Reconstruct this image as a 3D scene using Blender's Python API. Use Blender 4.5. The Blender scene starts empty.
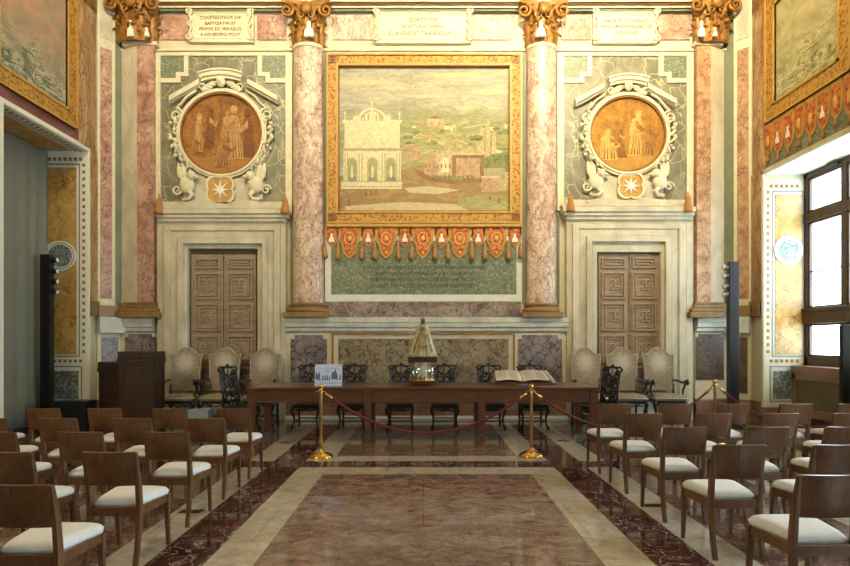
import bpy, bmesh, math, random
from mathutils import Vector, Matrix
PI = math.pi
random.seed(7)
SC = bpy.context.scene
COL = SC.collection

# ------------------------------------------------------------------ camera
F = 560.0          # focal length in pixels of the 850x566 frame
CX, CY = 423.5, 341.0
EYE = 1.58
cd = bpy.data.cameras.new('camera')
cam = bpy.data.objects.new('camera', cd)
COL.objects.link(cam)
cam.location = (0, 0, EYE)
cam.rotation_euler = (PI / 2, 0, 0)
cd.sensor_fit = 'HORIZONTAL'
cd.sensor_width = 36.0
cd.lens = 36.0 * F / 850.0
cd.shift_x = (425 - CX) / 850.0
cd.shift_y = (CY - 283) / 850.0
cd.clip_start = 0.05
SC.camera = cam

# ------------------------------------------------------------------ light
SC.view_settings.view_transform = 'Standard'
SC.view_settings.look = 'None'
SC.view_settings.exposure = 0.0
SC.view_settings.gamma = 1.0
SC.view_settings.use_curve_mapping = False

world = bpy.data.worlds.new('sky')
SC.world = world
world.use_nodes = True
bg = world.node_tree.nodes['Background']
bg.inputs[0].default_value = (0.76, 0.89, 1.0, 1)
bg.inputs[1].default_value = 13.0


def area(name, loc, rot, sx, sy, power, color, portal=False, spread=PI):
    l = bpy.data.lights.new(name, 'AREA')
    l.shape = 'RECTANGLE'
    l.size, l.size_y = sx, sy
    l.energy = power
    l.color = color
    l.spread = spread
    if portal:
        l.cycles.is_portal = True
    o = bpy.data.objects.new(name, l)
    o.location = loc
    o.rotation_euler = rot
    COL.objects.link(o)
    return o


WIN_Y = [(8.45, 10.6), (3.2, 5.35), (-2.3, -0.15)]
for a_, b_ in WIN_Y:
    area('window_daylight', (7.55, (a_ + b_) / 2, 2.95), (0, PI / 2, 0), 3.7, 2.1, 1, (1, 1, 1), portal=True)
for (a_, b_), pw in zip(WIN_Y[1:], (520, 420)):
    area('window_daylight', (7.50, (a_ + b_) / 2, 2.95), (0, PI / 2, 0), 3.7, 2.1, pw, (0.80, 0.91, 1.0))
area('added_fill', (-5.6, 2.5, 5.0), (math.radians(68), 0, math.radians(-38)), 1.2, 1.2, 150, (1.0, 0.80, 0.48))  # unseen warm fill added on the left for the seats and niche jamb
# unseen warm fills added high above the chairs, turned to the upper wall
area('added_fill', (2.8, 4.0, 9.6), (math.radians(80), 0, math.radians(-3)), 4.0, 1.0, 530, (1.0, 0.84, 0.54), spread=math.radians(95))
area('added_fill', (-3.0, 4.0, 9.6), (math.radians(80), 0, math.radians(6)), 2.5, 1.0, 190, (1.0, 0.85, 0.56), spread=math.radians(95))
area('added_fill', (0.0, 1.0, 10.2), (0, 0, 0), 5.0, 4.0, 45, (1.0, 0.92, 0.80))  # unseen overhead fill added for soft light from above


# ------------------------------------------------------------------ helpers
def px(x, D):
    return (x - CX) * D / F


def pz(y, D):
    return EYE - (y - CY) * D / F


def lin(c):
    out = []
    for v in c:
        v = v / 255.0
        out.append(v / 12.92 if v <= 0.04045 else ((v + 0.055) / 1.055) ** 2.4)
    return (out[0], out[1], out[2], 1.0)


def new_mat(name):
    m = bpy.data.materials.new(name)
    m.use_nodes = True
    nt = m.node_tree
    b = nt.nodes['Principled BSDF']
    return m, nt, b


def plain(name, c, rough=0.6, metal=0.0, noise=0.0, nscale=8.0, bump=0.0, bscale=40.0, spec=0.5, coat=0.0, stretch=None):
    m, nt, b = new_mat(name)
    b.inputs['Roughness'].default_value = rough
    b.inputs['Metallic'].default_value = metal
    b.inputs['Specular IOR Level'].default_value = spec
    b.inputs['Coat Weight'].default_value = coat
    b.inputs['Coat Roughness'].default_value = 0.12
    col = lin(c)
    b.inputs['Base Color'].default_value = col
    L = nt.links
    tc = nt.nodes.new('ShaderNodeTexCoord')
    mp = nt.nodes.new('ShaderNodeMapping')
    L.new(tc.outputs['Object'], mp.inputs[0])
    if stretch:
        mp.inputs['Scale'].default_value = stretch
    if noise > 0:
        n = nt.nodes.new('ShaderNodeTexNoise')
        n.inputs['Scale'].default_value = nscale
        n.inputs['Detail'].default_value = 6
        L.new(mp.outputs[0], n.inputs['Vector'])
        r = nt.nodes.new('ShaderNodeValToRGB')
        r.color_ramp.elements[0].position = 0.3
        r.color_ramp.elements[1].position = 0.7
        k0, k1 = 1 - noise, 1 + noise
        r.color_ramp.elements[0].color = (col[0] * k0, col[1] * k0, col[2] * k0, 1)
        r.color_ramp.elements[1].color = (min(1, col[0] * k1), min(1, col[1] * k1), min(1, col[2] * k1), 1)
        L.new(n.outputs['Fac'], r.inputs[0])
        L.new(r.outputs[0], b.inputs['Base Color'])
    if bump > 0:
        n2 = nt.nodes.new('ShaderNodeTexNoise')
        n2.inputs['Scale'].default_value = bscale
        n2.inputs['Detail'].default_value = 4
        L.new(mp.outputs[0], n2.inputs['Vector'])
        bp = nt.nodes.new('ShaderNodeBump')
        bp.inputs['Strength'].default_value = bump
        bp.inputs['Distance'].default_value = 0.02
        L.new(n2.outputs['Fac'], bp.inputs['Height'])
        L.new(bp.outputs[0], b.inputs['Normal'])
    return m


def marble(name, c1, c2, vein, scale=2.0, vscale=3.0, vw=0.03, vmix=0.8, rough=0.35, warp=0.5, stretch=(1, 1, 1), rot=(0, 0, 0), fine=None, bands=None, c3=None):
    m, nt, b = new_mat(name)
    L, N = nt.links, nt.nodes
    b.inputs['Roughness'].default_value = rough
    tc = N.new('ShaderNodeTexCoord')
    mp = N.new('ShaderNodeMapping')
    mp.inputs['Scale'].default_value = stretch
    mp.inputs['Rotation'].default_value = rot
    L.new(tc.outputs['Object'], mp.inputs[0])
    n = N.new('ShaderNodeTexNoise')
    n.inputs['Scale'].default_value = scale
    n.inputs['Detail'].default_value = 9
    n.inputs['Roughness'].default_value = 0.62
    n.inputs['Distortion'].default_value = 0.8
    L.new(mp.outputs[0], n.inputs['Vector'])
    r = N.new('ShaderNodeValToRGB')
    e = r.color_ramp.elements
    e[0].position, e[1].position = 0.32, 0.68
    e[0].color, e[1].color = lin(c1), lin(c2)
    if c3:
        q = r.color_ramp.elements.new(0.5)
        q.color = lin(c3)
    L.new(n.outputs['Fac'], r.inputs[0])
    # warped coordinates for the veins
    n2 = N.new('ShaderNodeTexNoise')
    n2.inputs['Scale'].default_value = vscale * 0.8
    n2.inputs['Detail'].default_value = 5
    L.new(mp.outputs[0], n2.inputs['Vector'])
    sub = N.new('ShaderNodeVectorMath'); sub.operation = 'SUBTRACT'
    sub.inputs[1].default_value = (0.5, 0.5, 0.5)
    L.new(n2.outputs['Color'], sub.inputs[0])
    mul = N.new('ShaderNodeVectorMath'); mul.operation = 'SCALE'
    mul.inputs['Scale'].default_value = warp
    L.new(sub.outputs[0], mul.inputs[0])
    add = N.new('ShaderNodeVectorMath'); add.operation = 'ADD'
    L.new(mp.outputs[0], add.inputs[0])
    L.new(mul.outputs[0], add.inputs[1])
    v = N.new('ShaderNodeTexVoronoi')
    v.feature = 'DISTANCE_TO_EDGE'
    v.inputs['Scale'].default_value = vscale
    L.new(add.outputs[0], v.inputs['Vector'])
    vr = N.new('ShaderNodeValToRGB')
    vr.color_ramp.elements[0].position = 0.0
    vr.color_ramp.elements[0].color = (vmix, vmix, vmix, 1)
    vr.color_ramp.elements[1].position = vw
    vr.color_ramp.elements[1].color = (0, 0, 0, 1)
    L.new(v.outputs['Distance'], vr.inputs[0])
    nm = N.new('ShaderNodeTexNoise')
    nm.inputs['Scale'].default_value = vscale * 0.6
    L.new(mp.outputs[0], nm.inputs['Vector'])
    mm = N.new('ShaderNodeMapRange')
    mm.inputs[1].default_value, mm.inputs[2].default_value = 0.3, 0.5
    L.new(nm.outputs['Fac'], mm.inputs[0])
    mu = N.new('ShaderNodeMath'); mu.operation = 'MULTIPLY'
    L.new(vr.outputs[0], mu.inputs[0]); L.new(mm.outputs[0], mu.inputs[1])
    mix = N.new('ShaderNodeMix'); mix.data_type = 'RGBA'
    L.new(mu.outputs[0], mix.inputs[0])
    L.new(r.outputs[0], mix.inputs[6])
    mix.inputs[7].default_value = lin(vein)
    out = mix.outputs[2]
    if fine:
        v2 = N.new('ShaderNodeTexVoronoi')
        v2.feature = 'F1'
        v2.inputs['Scale'].default_value = fine[0]
        L.new(add.outputs[0], v2.inputs['Vector'])
        fr = N.new('ShaderNodeValToRGB')
        fr.color_ramp.elements[0].position = 0.08
        fr.color_ramp.elements[0].color = (fine[1], fine[1], fine[1], 1)
        fr.color_ramp.elements[1].position = 0.45
        fr.color_ramp.elements[1].color = (0, 0, 0, 1)
        L.new(v2.outputs['Distance'], fr.inputs[0])
        mx = N.new('ShaderNodeMix'); mx.data_type = 'RGBA'
        L.new(fr.outputs[0], mx.inputs[0])
        L.new(out, mx.inputs[6])
        mx.inputs[7].default_value = lin(fine[2])
        out = mx.outputs[2]
    if bands:   # slab joints: per-slab tone
        br = N.new('ShaderNodeTexBrick')
        br.inputs['Color1'].default_value = (1, 1, 1, 1)
        br.inputs['Color2'].default_value = (bands[2], bands[2], bands[2], 1)
        br.inputs['Mortar'].default_value = (0.55, 0.5, 0.45, 1)
        br.inputs['Scale'].default_value = 1.0
        br.inputs['Mortar Size'].default_value = 0.004
        br.inputs['Brick Width'].default_value = bands[0]
        br.inputs['Row Height'].default_value = bands[1]
        L.new(tc.outputs['Object'], br.inputs['Vector'])
        mx = N.new('ShaderNodeMix'); mx.data_type = 'RGBA'; mx.blend_type = 'MULTIPLY'
        mx.inputs[0].default_value = 1.0
        L.new(out, mx.inputs[6]); L.new(br.outputs['Color'], mx.inputs[7])
        out = mx.outputs[2]
    L.new(out, b.inputs['Base Color'])
    return m


def ornament(name, c1, c2, scale=30.0, rough=0.5, metal=0.0, stretch=(1, 1, 1), bump=0.4, lo=0.35, hi=0.6, feature='SMOOTH_F1'):
    """two-tone foliage pattern"""
    m, nt, b = new_mat(name)
    L, N = nt.links, nt.nodes
    b.inputs['Roughness'].default_value = rough
    b.inputs['Metallic'].default_value = metal
    tc = N.new('ShaderNodeTexCoord')
    mp = N.new('ShaderNodeMapping'); mp.inputs['Scale'].default_value = stretch
    L.new(tc.outputs['Object'], mp.inputs[0])
    v = N.new('ShaderNodeTexVoronoi'); v.feature = feature
    v.inputs['Scale'].default_value = scale
    L.new(mp.outputs[0], v.inputs['Vector'])
    n = N.new('ShaderNodeTexNoise'); n.inputs['Scale'].default_value = scale * 1.7
    n.inputs['Distortion'].default_value = 2.0
    L.new(mp.outputs[0], n.inputs['Vector'])
    a = N.new('ShaderNodeMath'); a.operation = 'ADD'
    L.new(v.outputs['Distance'], a.inputs[0]); L.new(n.outputs['Fac'], a.inputs[1])
    h = N.new('ShaderNodeMath'); h.operation = 'MULTIPLY'; h.inputs[1].default_value = 0.55
    L.new(a.outputs[0], h.inputs[0])
    r = N.new('ShaderNodeValToRGB')
    e = r.color_ramp.elements
    e[0].position, e[1].position = lo, hi
    e[0].color, e[1].color = lin(c1), lin(c2)
    L.new(h.outputs[0], r.inputs[0])
    L.new(r.outputs[0], b.inputs['Base Color'])
    if bump:
        bp = N.new('ShaderNodeBump'); bp.inputs['Strength'].default_value = bump
        bp.inputs['Distance'].default_value = 0.02
        L.new(h.outputs[0], bp.inputs['Height'])
        L.new(bp.outputs[0], b.inputs['Normal'])
    return m


def wood(name, c1, c2, rough=0.35, scale=3.0, axis=(1, 1, 8), coat=0.3):
    m, nt, b = new_mat(name)
    L, N = nt.links, nt.nodes
    b.inputs['Roughness'].default_value = rough
    b.inputs['Coat Weight'].default_value = coat
    b.inputs['Coat Roughness'].default_value = 0.2
    tc = N.new('ShaderNodeTexCoord')
    mp = N.new('ShaderNodeMapping'); mp.inputs['Scale'].default_value = axis
    L.new(tc.outputs['Object'], mp.inputs[0])
    n = N.new('ShaderNodeTexNoise'); n.inputs['Scale'].default_value = scale
    n.inputs['Detail'].default_value = 8; n.inputs['Distortion'].default_value = 1.2
    L.new(mp.outputs[0], n.inputs['Vector'])
    r = N.new('ShaderNodeValToRGB')
    e = r.color_ramp.elements
    e[0].position, e[1].position = 0.3, 0.7
    e[0].color, e[1].color = lin(c1), lin(c2)
    L.new(n.outputs['Fac'], r.inputs[0])
    L.new(r.outputs[0], b.inputs['Base Color'])
    return m


def clear_glass(name, tint=(1, 1, 1), gloss=0.06):
    m = bpy.data.materials.new(name)
    m.use_nodes = True
    nt = m.node_tree
    nt.nodes.clear()
    o = nt.nodes.new('ShaderNodeOutputMaterial')
    t = nt.nodes.new('ShaderNodeBsdfTransparent'); t.inputs[0].default_value = (*tint, 1)
    g = nt.nodes.new('ShaderNodeBsdfGlossy'); g.inputs['Roughness'].default_value = 0.02
    mx = nt.nodes.new('ShaderNodeMixShader'); mx.inputs[0].default_value = gloss
    nt.links.new(t.outputs[0], mx.inputs[1]); nt.links.new(g.outputs[0], mx.inputs[2])
    nt.links.new(mx.outputs[0], o.inputs[0])
    return m


def brushy(name, cols, scale=3.0, stretch=(1, 1, 1), rot=(0, 0, 0), dist=1.5, rough=0.8, fine=22.0, famt=0.35, lo=.28, hi=.72):
    """fresco paint: several pigments broken up by brush-like turbulence"""
    m, nt, b = new_mat(name)
    L, N = nt.links, nt.nodes
    b.inputs['Roughness'].default_value = rough
    tc = N.new('ShaderNodeTexCoord')
    mp = N.new('ShaderNodeMapping')
    mp.inputs['Scale'].default_value = stretch; mp.inputs['Rotation'].default_value = rot
    L.new(tc.outputs['Object'], mp.inputs[0])
    n = N.new('ShaderNodeTexNoise'); n.inputs['Scale'].default_value = scale
    n.inputs['Detail'].default_value = 12; n.inputs['Roughness'].default_value = .65; n.inputs['Distortion'].default_value = dist
    L.new(mp.outputs[0], n.inputs['Vector'])
    r = N.new('ShaderNodeValToRGB')
    e = r.color_ramp.elements
    e[0].position, e[1].position = lo, hi
    e[0].color, e[1].color = lin(cols[0]), lin(cols[-1])
    for i, c in enumerate(cols[1:-1]):
        q = r.color_ramp.elements.new(lo + (hi - lo) * (i + 1) / (len(cols) - 1)); q.color = lin(c)
    L.new(n.outputs['Fac'], r.inputs[0])
    n2 = N.new('ShaderNodeTexNoise'); n2.inputs['Scale'].default_value = fine; n2.inputs['Detail'].default_value = 6
    n2.inputs['Distortion'].default_value = 2.5
    L.new(mp.outputs[0], n2.inputs['Vector'])
    mr = N.new('ShaderNodeMapRange'); mr.inputs[1].default_value = .3; mr.inputs[2].default_value = .7
    mr.inputs[3].default_value = 1 - famt; mr.inputs[4].default_value = 1 + famt * .6
    L.new(n2.outputs['Fac'], mr.inputs[0])
    mx = N.new('ShaderNodeVectorMath'); mx.operation = 'SCALE'
    L.new(r.outputs[0], mx.inputs[0]); L.new(mr.outputs[0], mx.inputs['Scale'])
    L.new(mx.outputs[0], b.inputs['Base Color'])
    return m


def layered_paint(name, low, high, h, seed=0.0):
    """landscape pigments: `low` tones at the foot of the picture, `high` tones in its sky"""
    m = brushy(name, low, 2.0, stretch=(1, 1.1, 2.4), rot=(.45, 0, 0), dist=2.4, fine=8, famt=.42, lo=.36, hi=.64)
    nt = m.node_tree; L, N = nt.links, nt.nodes
    b = N['Principled BSDF']
    src = b.inputs['Base Color'].links[0].from_socket
    tc = N.new('ShaderNodeTexCoord')
    sx = N.new('ShaderNodeSeparateXYZ'); L.new(tc.outputs['Object'], sx.inputs[0])
    n = N.new('ShaderNodeTexNoise'); n.inputs['Scale'].default_value = 1.6; n.inputs['Detail'].default_value = 8; n.inputs['Distortion'].default_value = 1.5
    L.new(tc.outputs['Object'], n.inputs['Vector'])
    r = N.new('ShaderNodeValToRGB'); e = r.color_ramp.elements
    e[0].position, e[1].position = .36, .64
    e[0].color, e[1].color = lin(high[0]), lin(high[-1])
    L.new(n.outputs['Fac'], r.inputs[0])
    ma = N.new('ShaderNodeMath'); ma.operation = 'MULTIPLY_ADD'; ma.inputs[1].default_value = 2.2
    L.new(n.outputs['Fac'], ma.inputs[0]); L.new(sx.outputs['Z'], ma.inputs[2])
    mr = N.new('ShaderNodeMapRange'); mr.inputs[1].default_value = h + .8; mr.inputs[2].default_value = h + 1.5
    L.new(ma.outputs[0], mr.inputs[0])
    mx = N.new('ShaderNodeMix'); mx.data_type = 'RGBA'
    L.new(mr.outputs[0], mx.inputs[0]); L.new(src, mx.inputs[6]); L.new(r.outputs[0], mx.inputs[7])
    L.new(mx.outputs[2], b.inputs['Base Color'])
    return m


def worn(name, c1, c2, cz, rad, pale):
    """woven damask with a rubbed pale centre"""
    m = ornament(name, c1, c2, scale=24, rough=.75, bump=.1, lo=.3, hi=.6)
    nt = m.node_tree; L, N = nt.links, nt.nodes
    b = N['Principled BSDF']
    src = b.inputs['Base Color'].links[0].from_socket
    tc = N.new('ShaderNodeTexCoord')
    mp = N.new('ShaderNodeMapping'); mp.inputs['Location'].default_value = (0, 0, -cz); mp.inputs['Scale'].default_value = (1, .01, .85)
    L.new(tc.outputs['Object'], mp.inputs[0])
    ln = N.new('ShaderNodeVectorMath'); ln.operation = 'LENGTH'
    L.new(mp.outputs[0], ln.inputs[0])
    nz = N.new('ShaderNodeTexNoise'); nz.inputs['Scale'].default_value = 12
    L.new(tc.outputs['Object'], nz.inputs['Vector'])
    ad = N.new('ShaderNodeMath'); ad.operation = 'MULTIPLY_ADD'; ad.inputs[1].default_value = .14
    L.new(nz.outputs['Fac'], ad.inputs[0]); L.new(ln.outputs['Value'], ad.inputs[2])
    mr = N.new('ShaderNodeMapRange'); mr.interpolation_type = 'SMOOTHSTEP'
    mr.inputs[1].default_value = rad * .2 + .07; mr.inputs[2].default_value = rad * 1.9 + .07; mr.inputs[3].default_value = 1; mr.inputs[4].default_value = 0
    L.new(ad.outputs[0], mr.inputs[0])
    mx = N.new('ShaderNodeMix'); mx.data_type = 'RGBA'
    L.new(mr.outputs[0], mx.inputs[0]); L.new(src, mx.inputs[6]); mx.inputs[7].default_value = lin(pale)
    L.new(mx.outputs[2], b.inputs['Base Color'])
    return m


class MB:
    """collects shapes and links them as ONE mesh object"""
    def __init__(s):
        s.v, s.f, s.m, s.s = [], [], [], []
        s.mi = 0

    def add(s, vs, fs, smooth=False):
        o = len(s.v)
        s.v += [Vector(v) for v in vs]
        for f in fs:
            s.f.append([i + o for i in f]); s.m.append(s.mi); s.s.append(smooth)
        return s

    def box(s, x0, y0, z0, x1, y1, z1):
        vs = [(x, y, z) for z in (z0, z1) for y in (y0, y1) for x in (x0, x1)]
        return s.add(vs, [(0, 1, 3, 2), (4, 6, 7, 5), (0, 4, 5, 1), (1, 5, 7, 3), (3, 7, 6, 2), (2, 6, 4, 0)])

    def prism(s, pts, off, smooth=False):
        n = len(pts)
        off = Vector(off)
        p = [Vector(q) for q in pts]
        vs = p + [q + off for q in p]
        fs = [tuple(range(n)), tuple(range(2 * n - 1, n - 1, -1))]
        s.add(vs, fs)
        o = len(s.v) - 2 * n
        for i in range(n):
            j = (i + 1) % n
            s.f.append([o + i, o + j, o + n + j, o + n + i]); s.m.append(s.mi); s.s.append(smooth)
        return s

    def wall(s, pts, front, back=None, Y=None):
        """polygon given in photo pixels, seen at depth `front`, extruded back to `back`"""
        if back is None:
            back = YW
        return s.prism([(px(x, front), front, pz(y, front)) for x, y in pts], (0, back - front, 0))

    def wrect(s, x0, y0, x1, y1, front, back=None):
        return s.wall([(x0, y0), (x1, y0), (x1, y1), (x0, y1)], front, back)

    def ring(s, outer, inner, off):
        """frame between two loops with the same number of points"""
        n = len(outer)
        off = Vector(off)
        a = [Vector(p) for p in outer]; b = [Vector(p) for p in inner]
        vs = a + b + [p + off for p in a] + [p + off for p in b]
        fs = []
        for i in range(n):
            j = (i + 1) % n
            fs += [(i, j, n + j, n + i), (2 * n + i, 3 * n + i, 3 * n + j, 2 * n + j),
                   (i, 2 * n + i, 2 * n + j, j), (n + i, n + j, 3 * n + j, 3 * n + i)]
        return s.add(vs, fs)

    def wring(s, o, i, front, back=None):
        if back is None:
            back = YW
        c = lambda p: (px(p[0], front), front, pz(p[1], front))
        return s.ring([c(p) for p in o], [c(p) for p in i], (0, back - front, 0))

    def wframe(s, x0, y0, x1, y1, w, front, back=None):
        if not isinstance(w, tuple):
            w = (w, w, w, w)
        return s.wring([(x0, y0), (x1, y0), (x1, y1), (x0, y1)],
                       [(x0 + w[0], y0 + w[1]), (x1 - w[2], y0 + w[1]), (x1 - w[2], y1 - w[3]), (x0 + w[0], y1 - w[3])], front, back)

    def tube(s, path, r, n=7, sq=None, flat=1.0, up=None):
        path = [Vector(p) for p in path]
        m = len(path)
        rs = r if isinstance(r, (list, tuple)) else [r] * m
        vs, fs = [], []
        prev = None
        for i, p in enumerate(path):
            t = (path[min(i + 1, m - 1)] - path[max(i - 1, 0)])
            if t.length < 1e-9:
                t = Vector((0, 0, 1))
            t.normalize()
            if prev is None:
                a = Vector((0, 0, 1)) if abs(t.z) < 0.9 else Vector((0, 1, 0))
                u = t.cross(a).normalized()
            else:
                u = (prev - t * prev.dot(t))
                u = u.normalized() if u.length > 1e-6 else t.orthogonal().normalized()
            prev = u
            w = t.cross(u)
            for k in range(n):
                an = 2 * PI * k / n + (PI / 4 if n == 4 else 0)
                vs.append(p + (u * math.cos(an) + w * math.sin(an) * flat) * rs[i])
        for i in range(m - 1):
            for k in range(n):
                k2 = (k + 1) % n
                fs.append((i * n + k, i * n + k2, (i + 1) * n + k2, (i + 1) * n + k))
        fs.append(tuple(range(n - 1, -1, -1)))
        fs.append(tuple((m - 1) * n + k for k in range(n)))
        return s.add(vs, fs, smooth=(n > 4))

    def lathe(s, prof, c=(0, 0, 0), n=24, a0=0.0, a1=2 * PI, sx=1.0, sy=1.0, smooth=True, wob=None):
        full = abs(a1 - a0 - 2 * PI) < 1e-6
        m = n if full else n + 1
        vs, fs = [], []
        for r, z in prof:
            for k in range(m):
                a = a0 + (a1 - a0) * k / n
                q = r * (wob(a, z) if wob else 1)
                vs.append((c[0] + q * math.cos(a) * sx, c[1] + q * math.sin(a) * sy, c[2] + z))
        for i in range(len(prof) - 1):
            for k in range(n):
                k2 = (k + 1) % m if full else k + 1
                fs.append((i * m + k, i * m + k2, (i + 1) * m + k2, (i + 1) * m + k))
        if full:
            fs.append(tuple(range(m - 1, -1, -1)))
            fs.append(tuple((len(prof) - 1) * m + k for k in range(m)))
        return s.add(vs, fs, smooth)

    def ell(s, c, r, nu=12, nv=8):
        if not isinstance(r, (tuple, list)):
            r = (r, r, r)
        vs = [(c[0], c[1], c[2] - r[2])]
        for i in range(1, nv):
            t = -PI / 2 + PI * i / nv
            for k in range(nu):
                a = 2 * PI * k / nu
                vs.append((c[0] + r[0] * math.cos(t) * math.cos(a), c[1] + r[1] * math.cos(t) * math.sin(a), c[2] + r[2] * math.sin(t)))
        vs.append((c[0], c[1], c[2] + r[2]))
        fs = []
        for k in range(nu):
            k2 = (k + 1) % nu
            fs.append((0, 1 + k2, 1 + k))
            for i in range(nv - 2):
                a = 1 + i * nu
                fs.append((a + k, a + k2, a + nu + k2, a + nu + k))
            fs.append((len(vs) - 1, 1 + (nv - 2) * nu + k, 1 + (nv - 2) * nu + k2))
        return s.add(vs, fs, True)

    def grid(s, fn, nu, nv, smooth=True):
        vs = [fn(i / nu, j / nv) for j in range(nv + 1) for i in range(nu + 1)]
        w = nu + 1
        fs = [(j * w + i, j * w + i + 1, (j + 1) * w + i + 1, (j + 1) * w + i) for j in range(nv) for i in range(nu)]
        return s.add(vs, fs, smooth)

    def spiral(s, cx, cz, y, r0, r1, turns, start, rad, sign=1, n=30, k=6):
        pts, rr = [], []
        for i in range(n + 1):
            t = i / n
            a = start + sign * 2 * PI * turns * t
            r = r0 + (r1 - r0) * t
            pts.append((cx + r * math.cos(a), y, cz + r * math.sin(a)))
            rr.append(rad * (1 - 0.45 * t))
        return s.tube(pts, rr, k)

    def build(s, name, mats, parent=None, bevel=0.0, local=False, seg=2, solid=0.0, subsurf=0):
        if not isinstance(mats, (list, tuple)):
            mats = [mats]
        off = Vector((0, 0, 0))
        if not local:
            q = parent
            while q is not None:
                off += q.location; q = q.parent
        me = bpy.data.meshes.new(name)
        me.from_pydata([tuple(v - off) for v in s.v], [], s.f)
        for m in mats:
            me.materials.append(m)
        for p, mi, sm in zip(me.polygons, s.m, s.s):
            p.material_index = mi; p.use_smooth = sm
        bm = bmesh.new(); bm.from_mesh(me)
        bmesh.ops.recalc_face_normals(bm, faces=bm.faces)
        bm.to_mesh(me); bm.free()
        o = bpy.data.objects.new(name, me)
        COL.objects.link(o)
        if parent is not None:
            o.parent = parent
        if solid:
            md = o.modifiers.new('Solid', 'SOLIDIFY'); md.thickness = solid; md.offset = 0
        if bevel:
            md = o.modifiers.new('Bevel', 'BEVEL'); md.width = bevel; md.segments = seg
            md.limit_method = 'ANGLE'; md.angle_limit = math.radians(40)
        if subsurf:
            md = o.modifiers.new('Sub', 'SUBSURF'); md.levels = subsurf; md.render_levels = subsurf
        return o


def thing(name, label, cat, loc=(0, 0, 0), rz=0.0, group=None):
    o = bpy.data.objects.new(name, None)
    o.empty_display_size = 0.1
    COL.objects.link(o)
    o.location = loc
    o.rotation_euler = (0, 0, rz)
    o['label'] = label; o['category'] = cat
    if group:
        o['group'] = group
    return o


def tag(o, label, cat, group=None, kind=None):
    o['label'] = label; o['category'] = cat
    if group: o['group'] = group
    if kind: o['kind'] = kind
    return o


def struct(o):
    o['kind'] = 'structure'
    return o


def dup(root, loc, rz, label, group=None):
    r = root.copy(); COL.objects.link(r)
    r.location = loc; r.rotation_euler = (0, 0, rz)
    r['label'] = label
    if group: r['group'] = group
    def rec(src, dst):
        for ch in src.children:
            c = ch.copy(); COL.objects.link(c); c.parent = dst
            rec(ch, c)
    rec(root, r)
    return r


def text_mesh(name, txt, size, loc, rot, mat, parent=None, depth=0.002, label=None, align='CENTER', spacing=1.0, line=1.0):
    cu = bpy.data.curves.new(name, 'FONT')
    cu.body = txt; cu.size = size; cu.extrude = depth
    cu.align_x = align; cu.align_y = 'CENTER'
    cu.space_character = spacing; cu.space_line = line
    t = bpy.data.objects.new(name + '_curve', cu)
    COL.objects.link(t)
    bpy.context.view_layer.update()
    me = bpy.data.meshes.new_from_object(t)
    bpy.data.objects.remove(t)
    M = Matrix.Translation(Vector(loc)) @ Matrix.Rotation(rot[2], 4, 'Z') @ Matrix.Rotation(rot[0], 4, 'X')
    me.transform(M)
    off = Vector((0, 0, 0)); q = parent
    while q is not None:
        off += q.location; q = q.parent
    me.transform(Matrix.Translation(-off))
    me.materials.clear(); me.materials.append(mat)
    o = bpy.data.objects.new(name, me); COL.objects.link(o)
    if parent is not None: o.parent = parent
    return o


# ------------------------------------------------------------------ places
YW = 11.30            # back wall
XL, XR = -6.40, 6.44  # side walls
XLO, XRO = -7.26, 7.20
LY0, LY1, LZ = 8.51, 10.68, 5.20    # left opening
RY0, RY1, RZ = 8.45, 10.60, 4.74    # right opening
TOP = 10.6
# ------------------------------------------------------------------ materials
M = {}
M['plaster'] = plain('plaster_cream', (205, 196, 168), 0.75, noise=0.10, nscale=3, bump=0.15, bscale=30)
M['stone'] = marble('travertine', (178, 170, 148), (215, 208, 186), (150, 138, 112), scale=2.2, vscale=2.5, vw=0.02, vmix=0.35, rough=0.6, stretch=(1, 1, 0.5))
M['stone_cool'] = marble('ledge_marble', (176, 178, 170), (212, 214, 206), (140, 140, 130), scale=3, vscale=3, vw=0.02, vmix=0.3, rough=0.45)
M['cream'] = plain('cream_moulding', (214, 206, 176), 0.6, noise=0.10, nscale=6)
M['pinkmarble'] = marble('pink_column_marble', (156, 120, 106), (224, 208, 184), (104, 58, 48), scale=4.5, vscale=6.5, vw=0.08, vmix=0.9, rough=0.4, warp=0.6, stretch=(1.3, 1.3, 0.8), c3=(204, 178, 158))
M['redmarble'] = marble('red_pink_marble', (144, 100, 86), (206, 174, 150), (92, 54, 46), scale=3.4, vscale=4.5, vw=0.06, vmix=0.9, rough=0.4, warp=0.8, c3=(182, 140, 120))
M['ochremarble'] = marble('ochre_red_marble', (138, 102, 74), (204, 172, 132), (94, 58, 40), scale=3.4, vscale=4.5, vw=0.06, vmix=0.9, rough=0.4, warp=0.8, c3=(182, 142, 106))
M['orangemarble'] = marble('apricot_column_marble', (138, 104, 70), (204, 180, 134), (104, 64, 38), scale=3, vscale=4, vw=0.07, vmix=0.9, rough=0.45, warp=0.8, stretch=(1.5, 1.5, 0.5), c3=(176, 138, 94))
M['greenmarble'] = marble('green_grey_marble', (98, 96, 78), (142, 138, 112), (200, 196, 162), scale=3.5, vscale=4.2, vw=0.035, vmix=0.9, rough=0.4, warp=0.3, rot=(0, 0.7, 0), stretch=(1, 1, .8))
M['greenspeck'] = marble('speckled_green_marble', (92, 102, 82), (124, 130, 104), (68, 80, 64), scale=9, vscale=8, vw=0.05, vmix=0.4, rough=0.45, fine=(17, 0.85, (182, 188, 164)))
M['palegreen'] = plain('pale_green_paint', (116, 122, 96), 0.6, noise=0.15, nscale=4)
M['purplemarble'] = marble('purple_breccia', (98, 88, 92), (156, 144, 146), (42, 32, 36), scale=4.5, vscale=5.5, vw=0.09, vmix=1.0, rough=0.35, warp=0.4)
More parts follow.
